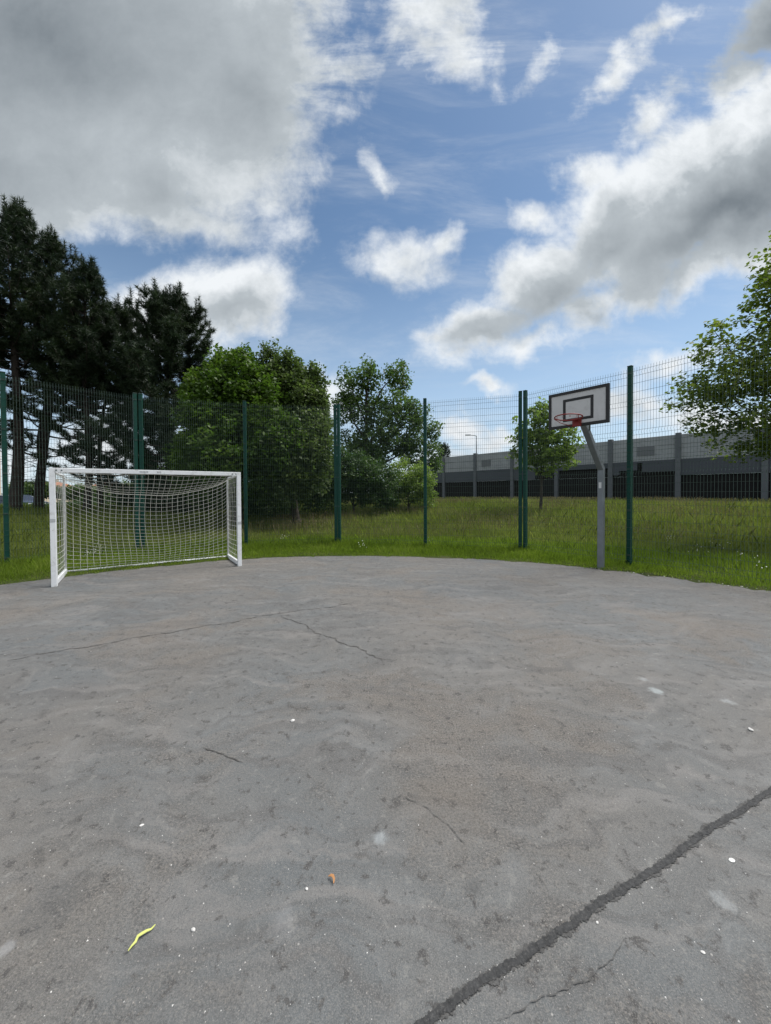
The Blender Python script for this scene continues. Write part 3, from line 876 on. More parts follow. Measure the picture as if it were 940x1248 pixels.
# ------------------------------------------------------------------ noise barrier
WA = Vector((6.3, 39.5, 0)); WD = Vector((2.6, -3.03, 0)); wl = WD.length; wdir = WD / wl
wrz = math.atan2(wdir.y, wdir.x)
root = thing('noise_barrier', 'long grey concrete noise barrier with pale top panels and black lower panels', 'wall', (WA.x, WA.y, 0), wrz)
rw = random.Random(5)
K0, K1 = -1, 12
for k in range(K0, K1 + 1):
    mb = MB(); mb.box((k * wl, 0, 2.55), (0.29, 0.36, 5.7)); mb.build('post', M['conc_post'], root, bevel=0.02)
for k in range(K0, K1):
    xa, xb = k * wl + 0.145, (k + 1) * wl - 0.145
    cx_ = (xa + xb) / 2; L = xb - xa
    mb = MB()
    mb.box((cx_, 0.02, 4.98), (L, 0.16, 0.62)); mb.mi = 0
    mb.box((cx_, 0.03, 4.36), (L, 0.15, 0.6))
    mb.box((cx_, 0.02, 3.86), (L, 0.16, 0.38))
    mb.build('upper_panel', M['conc_light'], root, bevel=0.012)
    if k in (1, 4, 6):
        mb = MB(); mb.box((xa + L * (0.55 if k == 4 else 0.3), -0.075, 4.35), (1.0, 0.03, 0.62)); mb.build('patch_panel', M['conc_light2'], root)
    # slate band with stepped lower edge
    mb = MB(); dk = MB()
    cuts = {0: [(0, 1, 2.62)], 3: [(0, 0.02, 2.62), (0.02, 1.0, 3.3)], 4: [(0, 0.12, 2.75), (0.12, .42, 3.05), (.42, .5, 3.55), (.5, 1, 2.9)], -1: [(0, .35, 2.6), (.35, .6, 3.4), (.6, 1, 2.6)], 2: [(0, .55, 2.62), (.55, 1, 3.3)]}.get(k, [(0, 1, 2.62)])
    for f0, f1, zl in cuts:
        x0, x1 = xa + L * f0, xa + L * f1
        mb.box(((x0 + x1) / 2, 0.0, (3.66 + zl) / 2), (x1 - x0 - 0.006, 0.2, 3.66 - zl))
        if zl > 2.7:
            dk.box(((x0 + x1) / 2, 0.06, (zl - 0.004 + 2.62) / 2), (x1 - x0, 0.1, zl - 0.004 - 2.62))
    mb.build('middle_panel', M['conc_mid'], root)
    dk.box((cx_, 0.06, 1.55), (L, 0.1, 2.13))
    for i in range(1, 5):
        dk.box((xa + L * i / 5, 0.005, 1.55), (0.06, 0.012, 2.11))
    dk.build('lower_panel', M['conc_dark'], root)
    mb = MB(); mb.box((cx_, -0.05, 0.35), (L, 0.3, 0.6)); mb.build('plinth', M['plinth'], root)


# ------------------------------------------------------------------ trees
def limb(mb, a, b, r0, r1, wob, n=6, sides=7, droop=0.0):
    a = Vector(a); b = Vector(b); pts = []; rad = []
    L = (b - a).length
    ph = [random.uniform(0, 6.28) for _ in range(4)]
    for i in range(n + 1):
        s = i / n
        p = a.lerp(b, s)
        env = math.sin(s * math.pi)
        p += Vector((math.sin(s * 5 + ph[0]), math.sin(s * 4.3 + ph[1]), 0.4 * math.sin(s * 6 + ph[2]))) * (wob * L * env)
        p.z += droop * env * L
        pts.append(p); rad.append(r0 + (r1 - r0) * s)
    mb.tube(pts, rad, sides)
    return pts


def leaves_at(centres, n, spread, size, r, aspect=0.62, flat=0.5, droop=0.0):
    """n rhombic leaves round each centre -> (k,4,3)"""
    c = np.repeat(np.asarray(centres, float), n, axis=0)
    k = len(c)
    off = r.normal(0, 1, (k, 3)); off /= np.maximum(np.linalg.norm(off, axis=1, keepdims=True), 1e-6)
    off *= (r.uniform(0, 1, (k, 1)) ** 0.45) * np.asarray(spread)
    p = c + off
    nrm_ = r.normal(0, 1, (k, 3)); nrm_[:, 2] = np.abs(nrm_[:, 2]) + flat
    nrm_ /= np.linalg.norm(nrm_, axis=1, keepdims=True)
    ax = r.normal(0, 1, (k, 3)); ax[:, 2] -= droop
    ax -= nrm_ * np.sum(ax * nrm_, axis=1, keepdims=True); ax /= np.maximum(np.linalg.norm(ax, axis=1, keepdims=True), 1e-6)
    bi = np.cross(nrm_, ax)
    s = size * r.uniform(0.6, 1.3, (k, 1))
    V = np.zeros((k, 4, 3))
    V[:, 0] = p - ax * s * 0.5
    V[:, 1] = p + bi * s * aspect * 0.5 + nrm_ * s * 0.08 - ax * s * 0.05
    V[:, 2] = p + ax * s * 0.5 - nrm_ * s * 0.1
    V[:, 3] = p - bi * s * aspect * 0.5 + nrm_ * s * 0.08 - ax * s * 0.05
    return V


def clump_points(ell, r, dens, shell=0.55):
    """clump centres through ellipsoids: mostly in the outer shell"""
    out_ = []
    for (cx_, cy_, cz_, rx, ry, rz_) in ell:
        n = max(4, int(dens * (rx * ry * rz_) ** 0.72))
        d_ = r.normal(0, 1, (n, 3)); d_ /= np.linalg.norm(d_, axis=1, keepdims=True)
        q = shell + (1 - shell) * r.uniform(0, 1, (n, 1)) ** 0.6
        inner = r.uniform(0, 1, (n, 1)) < 0.25
        q = np.where(inner, r.uniform(0.1, shell, (n, 1)), q)
        q *= r.normal(1.0, 0.09, (n, 1))
        out_.append(np.array([cx_, cy_, cz_]) + d_ * q * np.array([rx, ry, rz_]))
    return np.concatenate(out_)


def tree(name, label, cat, px, d, ells, leaf, size, dens, nl, spread, trunk_r, barkm, seed, trunk_px=None, fork=0.45, group=None, twigs=True, crown_y=None, aspect=0.62, flat=0.5):
    """ells in photo pixels (px, py, rx, ry, depth offset m, depth radius factor) at distance d"""
    r = np.random.default_rng(seed); random.seed(seed)
    k = d / F
    bxp = X(trunk_px if trunk_px else px, d)
    base = Vector((bxp, d, gz(bxp, d) - 0.15))
    root = thing(name, label, cat, base, 0, group)
    E = []
    for (ex, ey, rx, ry, dz, df) in ells:
        dd = d + dz; kk = dd / F
        E.append((X(ex, dd) - base.x, dd - base.y, Z(ey, dd, ex) - base.z, rx * kk, rx * kk * df, ry * kk))
    cl = clump_points(E, r, dens)
    zmin = 0.25
    cl = cl[cl[:, 2] > zmin]
    V = leaves_at(cl, nl, spread, size, r, aspect, flat)
    np_mesh('crown', V, 4, leaf, root)
    mb = MB()
    topc = max(E, key=lambda e: e[2] + e[5] * 0.3)
    H = topc[2] + topc[5] * 0.4
    tp = limb(mb, (0, 0, 0), (topc[0] * 0.85, topc[1] * 0.85, H), trunk_r, trunk_r * 0.18, 0.012, 12, 9)
    # root flare
    mb.tube([(0, 0, -0.1), (0, 0, 0.12), (0, 0, 0.45)], [trunk_r * 1.7, trunk_r * 1.3, trunk_r * 1.0], 9)
    for e in E:
        f = min(0.8, max(fork * 0.6, (e[2] - e[5]) / H * 0.85))
        st = tp[int(f * 12)]
        limb(mb, st, (e[0], e[1], e[2] + e[5] * 0.3), trunk_r * 0.5 * (1 - 0.4 * f), trunk_r * 0.1, 0.05, 7, 6)
        if twigs:
            for _ in range(5):
                q = cl[r.integers(len(cl))]
                if ((q[0] - e[0]) / e[3]) ** 2 + ((q[1] - e[1]) / e[4]) ** 2 + ((q[2] - e[2]) / e[5]) ** 2 < 1.2:
                    limb(mb, Vector(st).lerp(Vector((e[0], e[1], e[2])), r.uniform(0.4, 1.0)), q, trunk_r * 0.14, trunk_r * 0.04, 0.06, 5, 4)
    mb.build('trunk', barkm, root, smooth=True)
    return root


tree('deciduous_tree', 'dense round green tree with foliage to the ground, behind the right goalpost', 'tree', 300, 15.5,
     [(298, 490, 46, 58, 0, 1.0), (268, 520, 45, 60, -0.5, 1.0), (322, 515, 42, 55, -0.4, 1.0), (300, 560, 66, 52, -0.7, 0.9), (250, 570, 38, 45, 0, 1.0), (300, 441, 14, 13, 0.4, 1.4), (275, 447, 15, 20, 0.5, 1.4), (318, 462, 15, 18, 0.2, 1.4), (250, 480, 20, 26, 0, 1.2), (345, 545, 26, 40, -1.4, 1.0)],
     M['leaf_round'], 0.15, 150, 34, (0.34, 0.34, 0.3), 0.2, M['bark'], 101, trunk_px=290)
tree('deciduous_tree', 'upright grey-green tree with pointed shoots, right beside the dense round tree', 'tree', 365, 15.9,
     [(370, 500, 32, 48, 0, 1.2), (345, 468, 16, 28, -0.3, 1.3), (326, 439, 5, 19, -0.2, 1.8), (338, 442, 5, 18, -0.1, 1.8), (353, 446, 6, 21, -0.3, 1.6), (365, 458, 7, 22, -0.2, 1.6), (383, 466, 7, 22, -0.3, 1.6), (394, 480, 7, 26, -0.3, 1.6),
      (380, 550, 26, 50, -0.9, 1.1), (352, 560, 40, 50, -1.2, 1.0), (388, 520, 16, 40, -0.4, 1.2)],
     M['leaf_poplar'], 0.14, 230, 30, (0.27, 0.27, 0.33), 0.17, M['bark'], 102, trunk_px=362)
tree('deciduous_tree', 'tall airy tree with three rounded tops, standing alone left of the grey barrier', 'tree', 455, 22.0,
     [(428, 468, 15, 22, 0, 1.3), (452, 458, 15, 19, 0.3, 1.3), (484, 462, 17, 22, 0, 1.3), (422, 500, 16, 18, 0, 1.3), (450, 495, 24, 26, 0.5, 1.2), (485, 500, 24, 24, -0.3, 1.2), (508, 512, 18, 26, 0, 1.3), (470, 535, 34, 24, 0, 1.1),
      (435, 540, 22, 22, 0.4, 1.2), (455, 556, 26, 16, -0.2, 1.2), (505, 548, 22, 28, 0, 1.2), (530, 530, 7, 24, 0.2, 2.0), (530, 565, 9, 22, -0.3, 2.0)],
     M['leaf_tall'], 0.19, 52, 23, (0.38, 0.38, 0.34), 0.2, M['bark'], 103, trunk_px=441)
tree('young_tree', 'small light green tree in front of the grey barrier, behind the hoop', 'tree', 662, 18.0,
     [(653, 526, 25, 28, 0, 1.1), (678, 535, 23, 26, 0, 1.1), (661, 508, 15, 18, 0, 1.2), (642, 545, 20, 27, 0.2, 1.2), (634, 530, 11, 17, 0, 1.4), (692, 545, 15, 24, 0, 1.3), (685, 557, 16, 17, -0.2, 1.2), (663, 562, 24, 16, 0, 1.1), (659, 500, 5, 6, 0, 1.5)],
     M['leaf_small'], 0.2, 50, 17, (0.3, 0.3, 0.24), 0.08, M['bark'], 104, trunk_px=659)
tree('maple_tree', 'large leafy maple at the right picture edge behind the fence', 'tree', 955, 9.6,
     [(955, 385, 55, 62, 0, 1.1), (905, 440, 46, 42, -0.2, 1.2), (880, 478, 50, 30, 0.1, 1.2), (935, 470, 55, 44, 0.2, 1.2), (990, 440, 60, 70, 0, 1.2), (960, 320, 34, 40, 0, 1.2), (845, 478, 26, 22, 0.1, 1.3), (900, 515, 48, 17, -0.2, 1.3),
      (925, 548, 50, 12, 0, 1.3), (935, 528, 46, 20, -0.3, 1.2), (985, 330, 50, 60, 0, 1.2), (870, 412, 22, 18, 0, 1.2), (1010, 510, 60, 40, 0, 1.2), (860, 505, 24, 14, 0.3, 1.3)],
     M['leaf_maple'], 0.11, 78, 17, (0.26, 0.26, 0.17), 0.075, M['bark'], 105, trunk_px=962, fork=0.35, aspect=0.8, flat=1.0)
tree('shrub', 'dark green rounded bush left of the middle double fence post, under the airy tree', 'shrub', 432, 18.5,
     [(428, 580, 32, 30, 0, 1.0), (456, 588, 28, 30, -0.3, 1.0), (408, 585, 24, 42, 0, 1.0), (470, 604, 16, 16, 0, 1.0)], M['leaf_shrub'], 0.13, 150, 30, (0.3, 0.3, 0.26), 0.06, M['bark'], 106)
tree('shrub', 'brighter green bush beside the left end of the grey barrier', 'shrub', 498, 19.5,
     [(498, 585, 28, 26, 0, 1.0), (515, 595, 20, 22, 0.2, 1.0), (478, 600, 18, 18, 0.2, 1.0)], M['leaf_small'], 0.13, 120, 30, (0.3, 0.3, 0.26), 0.06, M['bark'], 107)
tree('shrub', 'low dark bush under the upright grey-green tree', 'shrub', 345, 17.0,
     [(340, 605, 50, 22, 0.5, 0.8), (385, 600, 22, 24, 0.5, 1.0), (300, 605, 40, 24, 0.5, 0.8)], M['leaf_shrub'], 0.13, 120, 26, (0.3, 0.3, 0.26), 0.05, M['bark'], 108)
tree('shrub', 'dark undergrowth bush behind the goal, right of the pine trunks', 'shrub', 215, 20.0,
     [(195, 605, 34, 30, 0, 0.8), (245, 595, 34, 44, 0, 0.8), (160, 620, 30, 20, 0, 0.8), (285, 610, 34, 34, 0.4, 0.8)], M['leaf_shrub'], 0.14, 130, 28, (0.34, 0.34, 0.28), 0.05, M['bark'], 109)
tree('shrub', 'low bush seen through the goal net between the pine trunks', 'shrub', 85, 21.0,
     [(70, 626, 34, 15, 0, 0.7), (110, 622, 34, 17, 0, 0.7), (30, 628, 30, 14, 0, 0.7)], M['leaf_shrub'], 0.14, 120, 26, (0.3, 0.3, 0.22), 0.04, M['bark'], 110)
tree('shrub', 'sunlit light green bush far off beyond the parked car', 'shrub', 38, 42.0,
     [(30, 598, 14, 11, 0, 1.0), (48, 597, 14, 11, 0, 1.0), (20, 600, 10, 10, 0, 1)], M['leaf_far'], 0.28, 60, 26, (0.5, 0.5, 0.4), 0.06, M['bark'], 111)
tree('shrub', 'far light green bush seen through the middle of the goal net', 'shrub', 150, 44.0,
     [(130, 602, 18, 10, 0, 1.0), (160, 600, 20, 12, 0, 1.0), (190, 602, 16, 9, 0, 1.0)], M['leaf_far'], 0.28, 60, 26, (0.5, 0.5, 0.4), 0.06, M['bark'], 112)
tree('shrub', 'far light green bush seen through the net beside the left goalpost', 'shrub', 92, 44.0,
     [(85, 602, 16, 9, 0, 1.0), (105, 601, 14, 10, 0, 1.0)], M['leaf_far'], 0.28, 60, 26, (0.5, 0.5, 0.4), 0.06, M['bark'], 113)


def pine(label, base_px, d, top_px, top_py, widths, bare_py, trunk_r, seed, group='dark pines on the left', fork=None, dens=1.0):
    """widths: list of (py, half width in px)"""
    r = np.random.default_rng(seed); rnd = random.Random(seed); random.seed(seed)
    k = d / F
    bx0 = X(base_px, d)
    base = Vector((bx0, d, gz(bx0, d) - 0.15))
    root = thing('pine_tree', label, 'tree', base, 0, group)
    H = Z(top_py, d, top_px) - base.z
    tx = X(top_px, d) - base.x
    mb = MB()
    axis = []
    ph = rnd.uniform(0, 6)
    for i in range(21):
        s = i / 20
        axis.append(Vector((tx * s ** 1.15 + 0.12 * math.sin(s * 6 + ph), 0.15 * math.sin(s * 5 + ph), H * s)))
    mb.tube(axis, [trunk_r * (1 - 0.93 * (i / 20)) * (1.5 if i == 0 else 1) for i in range(21)], 9)
    if fork:
        fa = axis[4]; fb = Vector((X(fork[0], d) - base.x, 0.5, Z(fork[1], d, fork[0]) - base.z))
        limb(mb, fa, fb, trunk_r * 0.7, trunk_r * 0.25, 0.03, 8, 8)
    ws = [(Z(py, d, top_px) - base.z, hw * k) for py, hw in widths]
    ws.sort()
    wz = [a for a, _ in ws]; wr = [b for _, b in ws]
    zbare = Z(bare_py, d, base_px) - base.z
    tips = []; tdir = []

    def at(z):
        s = max(0, min(1, z / H)) * 20
        i = min(19, int(s))
        return axis[i].lerp(axis[i + 1], s - i)

    z = zbare
    while z < H - 0.12:
        rad = float(np.interp(z, wz, wr))
        nb_ = rnd.choice((5, 6, 7)) if z > zbare + 3.0 or dens > 1.5 else rnd.choice((2, 3))
        a0_ = rnd.uniform(0, 6.28)
        frac = (z - zbare) / (H - zbare)
        for j in range(nb_):
            a = a0_ + j * 6.283 / nb_ + rnd.uniform(-0.35, 0.35)
            Lb = rad * (rnd.uniform(0.45, 0.95) if rnd.random() < 0.72 else rnd.uniform(1.0, 1.2))
            rise = (0.3 + 1.1 * frac) * Lb * rnd.uniform(0.4, 1.1)
            rise = min(rise, max(0.1, (H - z) * rnd.uniform(0.5, 1.0)))
            st = at(z + rnd.uniform(-0.1, 0.1))
            pts = []; rr_ = []
            br = 0.02 + 0.035 * (1 - frac) * min(1, Lb / 2)
            side = Vector((math.cos(a), math.sin(a), 0)); perp = Vector((-math.sin(a), math.cos(a), 0))
            sw = rnd.uniform(-0.2, 0.2)
            for i in range(7):
                s = i / 6
                p = st + side * (Lb * s) + perp * (sw * Lb * s * s) + Vector((0, 0, rise * s ** 1.9 - 0.08 * Lb * math.sin(s * 3.14)))
                pts.append(p); rr_.append(br * (1 - 0.8 * s))
            mb.tube(pts, rr_, 5)
            low_sparse = z < zbare + 3.2 and dens < 1.5
            nt = max(4, int(dens * Lb * (9.0 if not low_sparse else 5)))
            for q in range(nt):
                s = rnd.uniform(0.3 if Lb > 0.8 else 0.1, 1.0) ** 0.8
                i = min(5, int(s * 6)); p = pts[i].lerp(pts[i + 1], s * 6 - i)
                tl = (0.18 + 0.38 * rnd.random()) * (0.55 + 0.45 * min(1, Lb)) * (1.25 - 0.5 * s)
                aa = a + rnd.choice((-1, 1)) * rnd.uniform(0.4, 1.25)
                td = Vector((math.cos(aa), math.sin(aa), rnd.uniform(0.05, 0.9)))
                td.normalize()
                e = p + td * tl
                mb.tube([p, p.lerp(e, 0.5) + Vector((0, 0, 0.02)), e], [0.009, 0.007, 0.004], 3, cap=False)
                for f in (0.35, 0.7, 1.0):
                    tips.append(p.lerp(e, f)); tdir.append((td + Vector((0, 0, 0.5 * f))).normalized())
            # candle at the branch end
            for f in ((0, 0.12, 0.24) if frac < 0.35 or rnd.random() < 0.4 else (0, 0.13, 0.26, 0.4, 0.54)):
                tips.append(pts[-1] + Vector((0, 0, f))); tdir.append(Vector((side.x * 0.3, side.y * 0.3, 1)).normalized())
        z += (0.28 + 0.2 * (1 - frac)) * rnd.uniform(0.75, 1.2)
    # dead lower twigs
    for _ in range(16):
        z = rnd.uniform(0.25, 0.95) * zbare + 0.5; a = rnd.uniform(0, 6.28); L = rnd.uniform(0.5, 1.8)
        st = at(z); e = st + Vector((math.cos(a) * L, math.sin(a) * L, rnd.uniform(-0.4, 0.35) * L))
        limb(mb, st, e, 0.022, 0.006, 0.1, 5, 4)
        limb(mb, st.lerp(e, 0.55), e + Vector((rnd.uniform(-.5, .5), rnd.uniform(-.5, .5), rnd.uniform(-.2, .4))), 0.01, 0.004, 0.08, 4, 3)
    for f in (0.0, 0.15, 0.3, 0.45, 0.6):
        tips.append(axis[-1] - Vector((0, 0, f))); tdir.append(Vector((0, 0, 1)))
    mb.build('trunk', M['pine_bark'], root, smooth=True)
    tips = np.array([tuple(p) for p in tips]); td = np.array([tuple(p) for p in tdir])
    nn = 21
    c = np.repeat(tips, nn, axis=0); a = np.repeat(td, nn, axis=0); q = len(c)
    rd = r.normal(0, 1, (q, 3)); rd /= np.linalg.norm(rd, axis=1, keepdims=True)
    dr = a * 0.6 + rd * 1.0; dr /= np.linalg.norm(dr, axis=1, keepdims=True)
    L = r.uniform(0.15, 0.28, (q, 1))
    c = c + a * r.uniform(-0.08, 0.06, (q, 1))
    sd_ = np.cross(dr, r.normal(0, 1, (q, 3))); sd_ /= np.maximum(np.linalg.norm(sd_, axis=1, keepdims=True), 1e-6)
    wv_ = 0.0115
    V = np.zeros((q, 3, 3))
    V[:, 0] = c - sd_ * wv_; V[:, 1] = c + sd_ * wv_; V[:, 2] = c + dr * L
    np_mesh('needle_crown', V, 3, M['needle'], root)
    return root


pine('tallest dark pine at the left picture edge, its trunk leaning behind the end fence post', 14, 17.0, 33, 264, [(264, 3), (290, 13), (325, 27), (370, 42), (430, 58), (500, 62), (560, 45)], 520, 0.26, 201)
pine('forked dark pine just right of the tallest one, trunk beside the left goalpost', 53, 18.5, 74, 298, [(298, 4), (325, 14), (360, 28), (420, 48), (500, 58), (580, 40)], 555, 0.22, 202, fork=(44, 440))
pine('slim dark pine with blunt top, third trunk from the left', 101, 17.6, 116, 336, [(336, 4), (355, 12), (400, 26), (460, 40), (520, 44), (590, 38)], 575, 0.17, 203)
pine('lower dark pine, fourth and thinnest trunk seen above the goal crossbar', 119, 19.2, 150, 380, [(380, 5), (400, 18), (450, 40), (520, 55), (600, 44)], 590, 0.14, 204)
pine('broad dark pine with several shoots on top, beside the dense round tree', 212, 18.6, 204, 362, [(362, 5), (385, 20), (415, 36), (460, 54), (520, 72), (610, 66)], 625, 0.22, 205, dens=1.7)
pine('dark pine cut by the left picture edge, behind the end fence post', -45, 16.5, -30, 330, [(330, 5), (370, 25), (430, 50), (500, 66), (560, 40)], 540, 0.22, 206)
pine('small dark conifer tip showing above the far end of the grey barrier', 540, 62.0, 540, 543, [(543, 2), (552, 6), (575, 10), (610, 10)], 600, 0.18, 207, group=None)

# ------------------------------------------------------------------ far things
# street lamp behind the barrier
d = 52.0
root = thing('street_lamp', 'thin grey street lamp rising behind the noise barrier', 'street lamp', (X(581, d), d, 0))
zt = Z(531, d, 581)
mb = MB(); mb.tube([(0, 0, 0), (0, 0, zt * 0.5), (0, 0, zt)], [0.12, 0.1, 0.075], 8); mb.build('pole', M['galv'], root, smooth=True)
mb = MB(); mb.tube([(0, 0, zt - 0.1), (-0.2, 0, zt + 0.02), (-0.9, 0, zt + 0.08)], 0.05, 6); mb.build('arm', M['galv'], root)
mb = MB(); mb.box((-1.2, 0, zt + 0.09), (0.75, 0.25, 0.13)); mb.build('lamp_head', M['galv'], root, bevel=0.03)


def house(label, px0, px1, d, eave_py, ridge_py, wallm, depth=8.0, nwin=3, hip=True):
    x0, x1 = X(px0, d), X(px1, d); W = x1 - x0
    zg = gz((x0 + x1) / 2, d) - 0.3
    ze, zr = Z(eave_py, d, px0), Z(ridge_py, d, px0)
    root = thing('house', label, 'house', ((x0 + x1) / 2, d, zg))
    he, hr = ze - zg, zr - zg
    mb = MB(); mb.box((0, depth / 2, he / 2), (W, depth, he)); wl_ = mb.build('wall', wallm, root)
    mb = MB(); o = 0.5
    i = W * 0.22 if hip else 0
    mb.add([(-W / 2 - o, -o, he), (W / 2 + o, -o, he), (W / 2 + o, depth + o, he), (-W / 2 - o, depth + o, he), (-W / 2 + i, depth / 2, hr), (W / 2 - i, depth / 2, hr)],
           [(0, 1, 5, 4), (1, 2, 5), (2, 3, 4, 5), (3, 0, 4), (3, 2, 1, 0)])
    rf = mb.build('roof', M['roof_tile'], root)
    mb = MB(); mb.box((W * 0.2, depth * 0.45, hr - 0.1), (0.7, 0.7, 1.2)); mb.build('chimney', wallm, rf)
    for k in range(nwin):
        xx = -W / 2 + W * (k + 0.5) / nwin
        for zz in ([he * 0.3, he * 0.72] if he > 4 else [he * 0.55]):
            mb = MB(); mb.box((xx, -0.02, zz), (1.2, 0.08, 1.3)); wn = mb.build('window', M['render_white'], root)
            mb = MB(); mb.box((xx, -0.07, zz), (1.0, 0.03, 1.1)); mb.build('pane', M['glass'], wn)


house('cream house with orange tiled roof far behind the pine trunks, left of the goal', 38, 54, 75.0, 594, 586, M['render_cream'], nwin=3)
house('far house with orange roof seen through the goal just below the crossbar', 108, 121, 80.0, 593, 587, M['render_white'], nwin=3)
house('small far house with orange roof, lowest seen through the goal net', 134, 146, 84.0, 596, 591, M['render_cream'], nwin=2)
# tall beige block at the left picture edge
d = 46.0
x1 = X(2.0, d + 10)
root = thing('apartment_building', 'tall beige block cut by the left picture edge', 'building', (x1 - 6, d, gz(x1 - 6, d) - 0.3))
hh = Z(492, d, 0) - gz(x1 - 6, d)
mb = MB(); mb.box((0, 5, hh / 2), (12, 10, hh)); mb.build('wall', M['render_cream'], root)
mb = MB(); mb.box((0, 5, hh + 0.15), (12.5, 10.5, 0.3)); mb.build('roof', M['render_white'], root)
for i in range(4):
    for j in range(3):
        mb = MB(); mb.box((-4.6 + i * 2.9, -0.02, 1.8 + j * 3.0), (1.5, 0.1, 1.5)); wn = mb.build('window', M['render_white'], root)
        mb = MB(); mb.box((-4.6 + i * 2.9, -0.08, 1.8 + j * 3.0), (1.3, 0.04, 1.3)); mb.build('pane', M['glass'], wn)

# parked car
d = 31.0
cxr = X(22, d)
cz0 = Z(603, d, 22) - 1.46
root = thing('parked_car', 'dark blue parked car half hidden beyond the grass, left of the goal', 'car', (cxr, d, cz0), R(-8))
PRO = [(-2.1, 0.35), (-2.15, 0.7), (-2.0, 0.92), (-1.75, 0.98), (-1.2, 1.38), (-0.6, 1.46), (0.3, 1.44), (1.0, 1.0), (1.9, 0.85), (2.12, 0.65), (2.1, 0.35)]


def extr(pro, y0, y1, ins=None):
    mb = MB(); n = len(pro)
    mb.add([(x, y0 + (0.18 if z > 1.05 else 0), z) for x, z in pro] + [(x, y1 - (0.18 if z > 1.05 else 0), z) for x, z in pro],
           [tuple(range(n)), tuple(range(2 * n - 1, n - 1, -1))] + [(i, n + i, n + (i + 1) % n, (i + 1) % n) for i in range(n)])
    return mb


body = extr(PRO, -0.88, 0.88).build('body', M['car_paint'], root, bevel=0.05)
for y in (-0.79, 0.79):
    s = 1 if y > 0 else -1
    mb = MB(); mb.add([(-1.55, y + s * 0.07, 1.02), (0.85, y + s * 0.07, 1.02), (0.28, y - s * 0.03, 1.36), (-1.12, y - s * 0.03, 1.34), (-1.55, y + s * 0.055, 1.02), (0.85, y + s * 0.055, 1.02), (0.28, y - s * 0.045, 1.36), (-1.12, y - s * 0.045, 1.34)],
                      [(0, 1, 2, 3), (7, 6, 5, 4), (0, 4, 5, 1), (1, 5, 6, 2), (2, 6, 7, 3), (3, 7, 4, 0)]); mb.build('side_window', M['glass'], root)
    mb = MB(); mb.tube([(-1.6, y + s * 0.06, 1.04), (-1.16, y - s * 0.03, 1.38), (-0.6, y - s * 0.04, 1.43), (0.28, y - s * 0.03, 1.4), (0.95, y + s * 0.06, 1.02)], 0.022, 5); mb.build('window_trim', M['chrome'], root)
    for x in (-1.3, 1.3):
        mb = MB(); mb.tube([(x, y - s * 0.1, 0.32), (x, y + s * 0.11, 0.32)], 0.32, 20); wh = mb.build('wheel', M['rubber'], root)
        mb = MB(); mb.tube([(x, y + s * 0.09, 0.32), (x, y + s * 0.125, 0.32)], 0.2, 14); mb.build('rim', M['chrome'], wh)
    mb = MB(); mb.box((2.02, y - s * 0.15, 0.7), (0.12, 0.34, 0.14)); mb.build('headlight', M['lampglass'], root, bevel=0.02)

# ------------------------------------------------------------------ litter on the court
def bent_leaf(name, label, px, py, pts, w_, mat, cat='leaf'):
    x, y = court(px, py)
    root = None
    mb = MB(); L = []; Rr = []
    n = len(pts)
    for i, (a, b, z) in enumerate(pts):
        p0 = Vector(pts[max(0, i - 1)]); p1 = Vector(pts[min(n - 1, i + 1)]); tdir = (p1 - p0).normalized()
        nn = Vector((-tdir.y, tdir.x, 0.3)).normalized()
        ww = w_ * (math.sin((i + 0.35) / (n - 0.3) * math.pi) * 0.9 + 0.15)
        L.append(Vector((a, b, z)) + nn * ww); Rr.append(Vector((a, b, z)) - nn * ww)
    vs = L + Rr + [p + Vector((0, 0, 0.0015)) for p in L + Rr]
    fs = []
    for i in range(n - 1):
        fs += [(i, n + i, n + i + 1, i + 1), (2 * n + i, 2 * n + i + 1, 3 * n + i + 1, 3 * n + i)]
    mb.add(vs, fs)
    o = mb.build(name, mat, None, smooth=True); o.location = (x, y, 0.004)
    return tag(o, label, cat)


bent_leaf('fallen_leaf', 'bent yellow-green leaf lying on the asphalt near the lower left corner', 172, 1144,
          [(-0.017, -0.042, 0.004), (-0.013, -0.03, 0.006), (-0.009, -0.016, 0.004), (-0.008, -0.004, 0.01), (0.001, 0.006, 0.008), (0.012, 0.015, 0.007), (0.023, 0.022, 0.004), (0.031, 0.034, 0.007)], 0.0044, M['leaf_yellow'])
bent_leaf('dry_leaf', 'curled orange-brown dry leaf on the asphalt, lower centre', 404, 1074,
          [(-0.014, 0.012, 0.004), (-0.004, 0.011, 0.01), (0.006, 0.006, 0.012), (0.012, -0.004, 0.01), (0.012, -0.016, 0.004)], 0.005, M['leaf_orange'])


def stone(name, label, px, py, size, mat, seed, cat='stone', flat=0.6):
    r = random.Random(seed)
    x, y = court(px, py)
    mb = MB()
    nr, ns = 5, 8
    vs = []
    for i in range(nr + 1):
        th = math.pi * i / nr
        for j in range(ns):
            a = 6.283 * j / ns
            q = size * (1 + 0.3 * (r.random() - 0.5))
            vs.append((math.sin(th) * math.cos(a) * q * 1.25, math.sin(th) * math.sin(a) * q * 0.85, math.cos(th) * q * flat))
    fs = [(i * ns + j, (i + 1) * ns + j, (i + 1) * ns + (j + 1) % ns, i * ns + (j + 1) % ns) for i in range(nr) for j in range(ns)]
    mb.add(vs, fs)
    o = mb.build(name, mat); o.location = (x, y, size * flat * 0.75); o.rotation_euler = (0, 0, r.uniform(0, 6.28))
    return tag(o, label, cat)


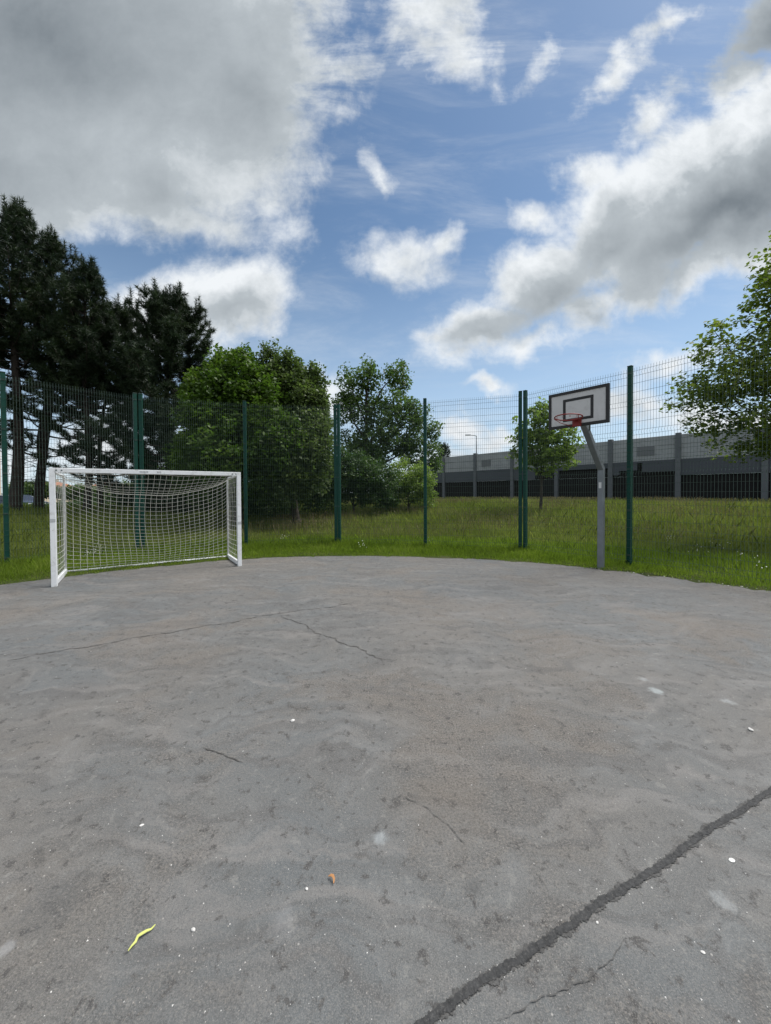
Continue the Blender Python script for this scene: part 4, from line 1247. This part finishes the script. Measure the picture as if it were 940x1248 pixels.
stone('pebble', 'white pebble on the asphalt just left of the curled dry leaf', 374, 1084, 0.006, M['white_stone'], 1)
stone('pebble', 'pale grey pebble on the asphalt right of the yellow-green leaf', 236, 1134, 0.007, M['white_stone'], 2)
stone('pebble', 'white chip on the asphalt upper right of the yellow-green leaf', 173, 1006, 0.008, M['white_stone'], 3, flat=0.3)
stone('paper_scrap', 'white flattened scrap on the asphalt right of the tar seam', 892, 1049, 0.011, M['paper'], 4, 'litter', 0.25)
stone('pebble', 'white chip on the asphalt right of the tar seam, near the lower right corner', 857, 1161, 0.006, M['white_stone'], 5, flat=0.4)
stone('pebble', 'white pebble lying at the edge of the tar seam', 728, 1125, 0.005, M['white_stone'], 6)
stone('pebble', 'whitish stone on the asphalt at the right picture edge, above the tar seam', 915, 890, 0.014, M['white_stone'], 7)
stone('pebble', 'white stone on the asphalt in the middle of the court', 357, 879, 0.013, M['white_stone'], 8)

r = np.random.default_rng(77)
N = 2600
V = []
dd = 1.0 / r.uniform(1 / 8.6, 1 / 0.95, N)
uu = r.uniform(-1.2, 1.2, N)
xx, yy = uu * dd, dd
SE = np.array([court(*p) for p in ((450, 1300), (566, 1211), (640, 1165), (735, 1098), (826, 1041), (900, 990), (945, 961), (1040, 905))])
for _ in range(420):
    i_ = r.integers(len(SE) - 1); q_ = r.uniform(); p_ = SE[i_] * (1 - q_) + SE[i_ + 1] * q_ + r.normal(0, 0.02, 2)
    xx = np.append(xx, p_[0]); yy = np.append(yy, p_[1]); dd = np.append(dd, p_[1])
k = sdist(xx, yy) < -0.05
xx, yy, dd = xx[k], yy[k], dd[k]
for x, y, q in zip(xx, yy, dd):
    s = min(0.0013 * r.lognormal(0, 0.45), 0.0026) * (1 + 0.14 * q)
    a = r.uniform(0, 6.28)
    b = [(x + s * 1.3 * math.cos(a + i * 2.094), y + s * 1.3 * math.sin(a + i * 2.094), 0.0) for i in range(3)]
    tp_ = (x + r.uniform(-.5, .5) * s, y + r.uniform(-.5, .5) * s, s * 0.8)
    for i in range(3):
        V += [b[i], b[(i + 1) % 3], tp_]
tag(np_mesh('grit', np.array(V), 3, [M['grit'], M['white_stone']], midx=np.repeat((r.uniform(0, 1, len(xx)) < 0.22).astype(int), 3)), kind='stuff')

# pale litter bits and shed petals along the grass edge
V = []
for _ in range(170):
    i = r.integers(len(ED) - 1); p = ED[i] * (1 - (q := r.uniform())) + ED[i + 1] * q
    if p[1] < 4 or p[0] < 2.0: continue
    c_ = np.array([p[0] + r.normal(0, 0.06), p[1] + r.normal(0, 0.06), 0.012]); s = r.uniform(0.006, 0.016)
    a = r.uniform(0, 6.28)
    V += [c_ + s * np.array([math.cos(a + j * 1.571), math.sin(a + j * 1.571), 0.35 * (j % 2)]) for j in range(4)]
tag(np_mesh('shed_petals', np.array(V), 4, M['flower']), kind='stuff')

# ------------------------------------------------------------------ render settings
vs = scene.view_settings
vs.view_transform = 'Standard'; vs.look = 'None'; vs.gamma = 1.0; vs.use_curve_mapping = False
vs.exposure = 0.28
scene.cycles.max_bounces = 5; scene.cycles.transparent_max_bounces = 8
scene.cycles.use_denoising = True
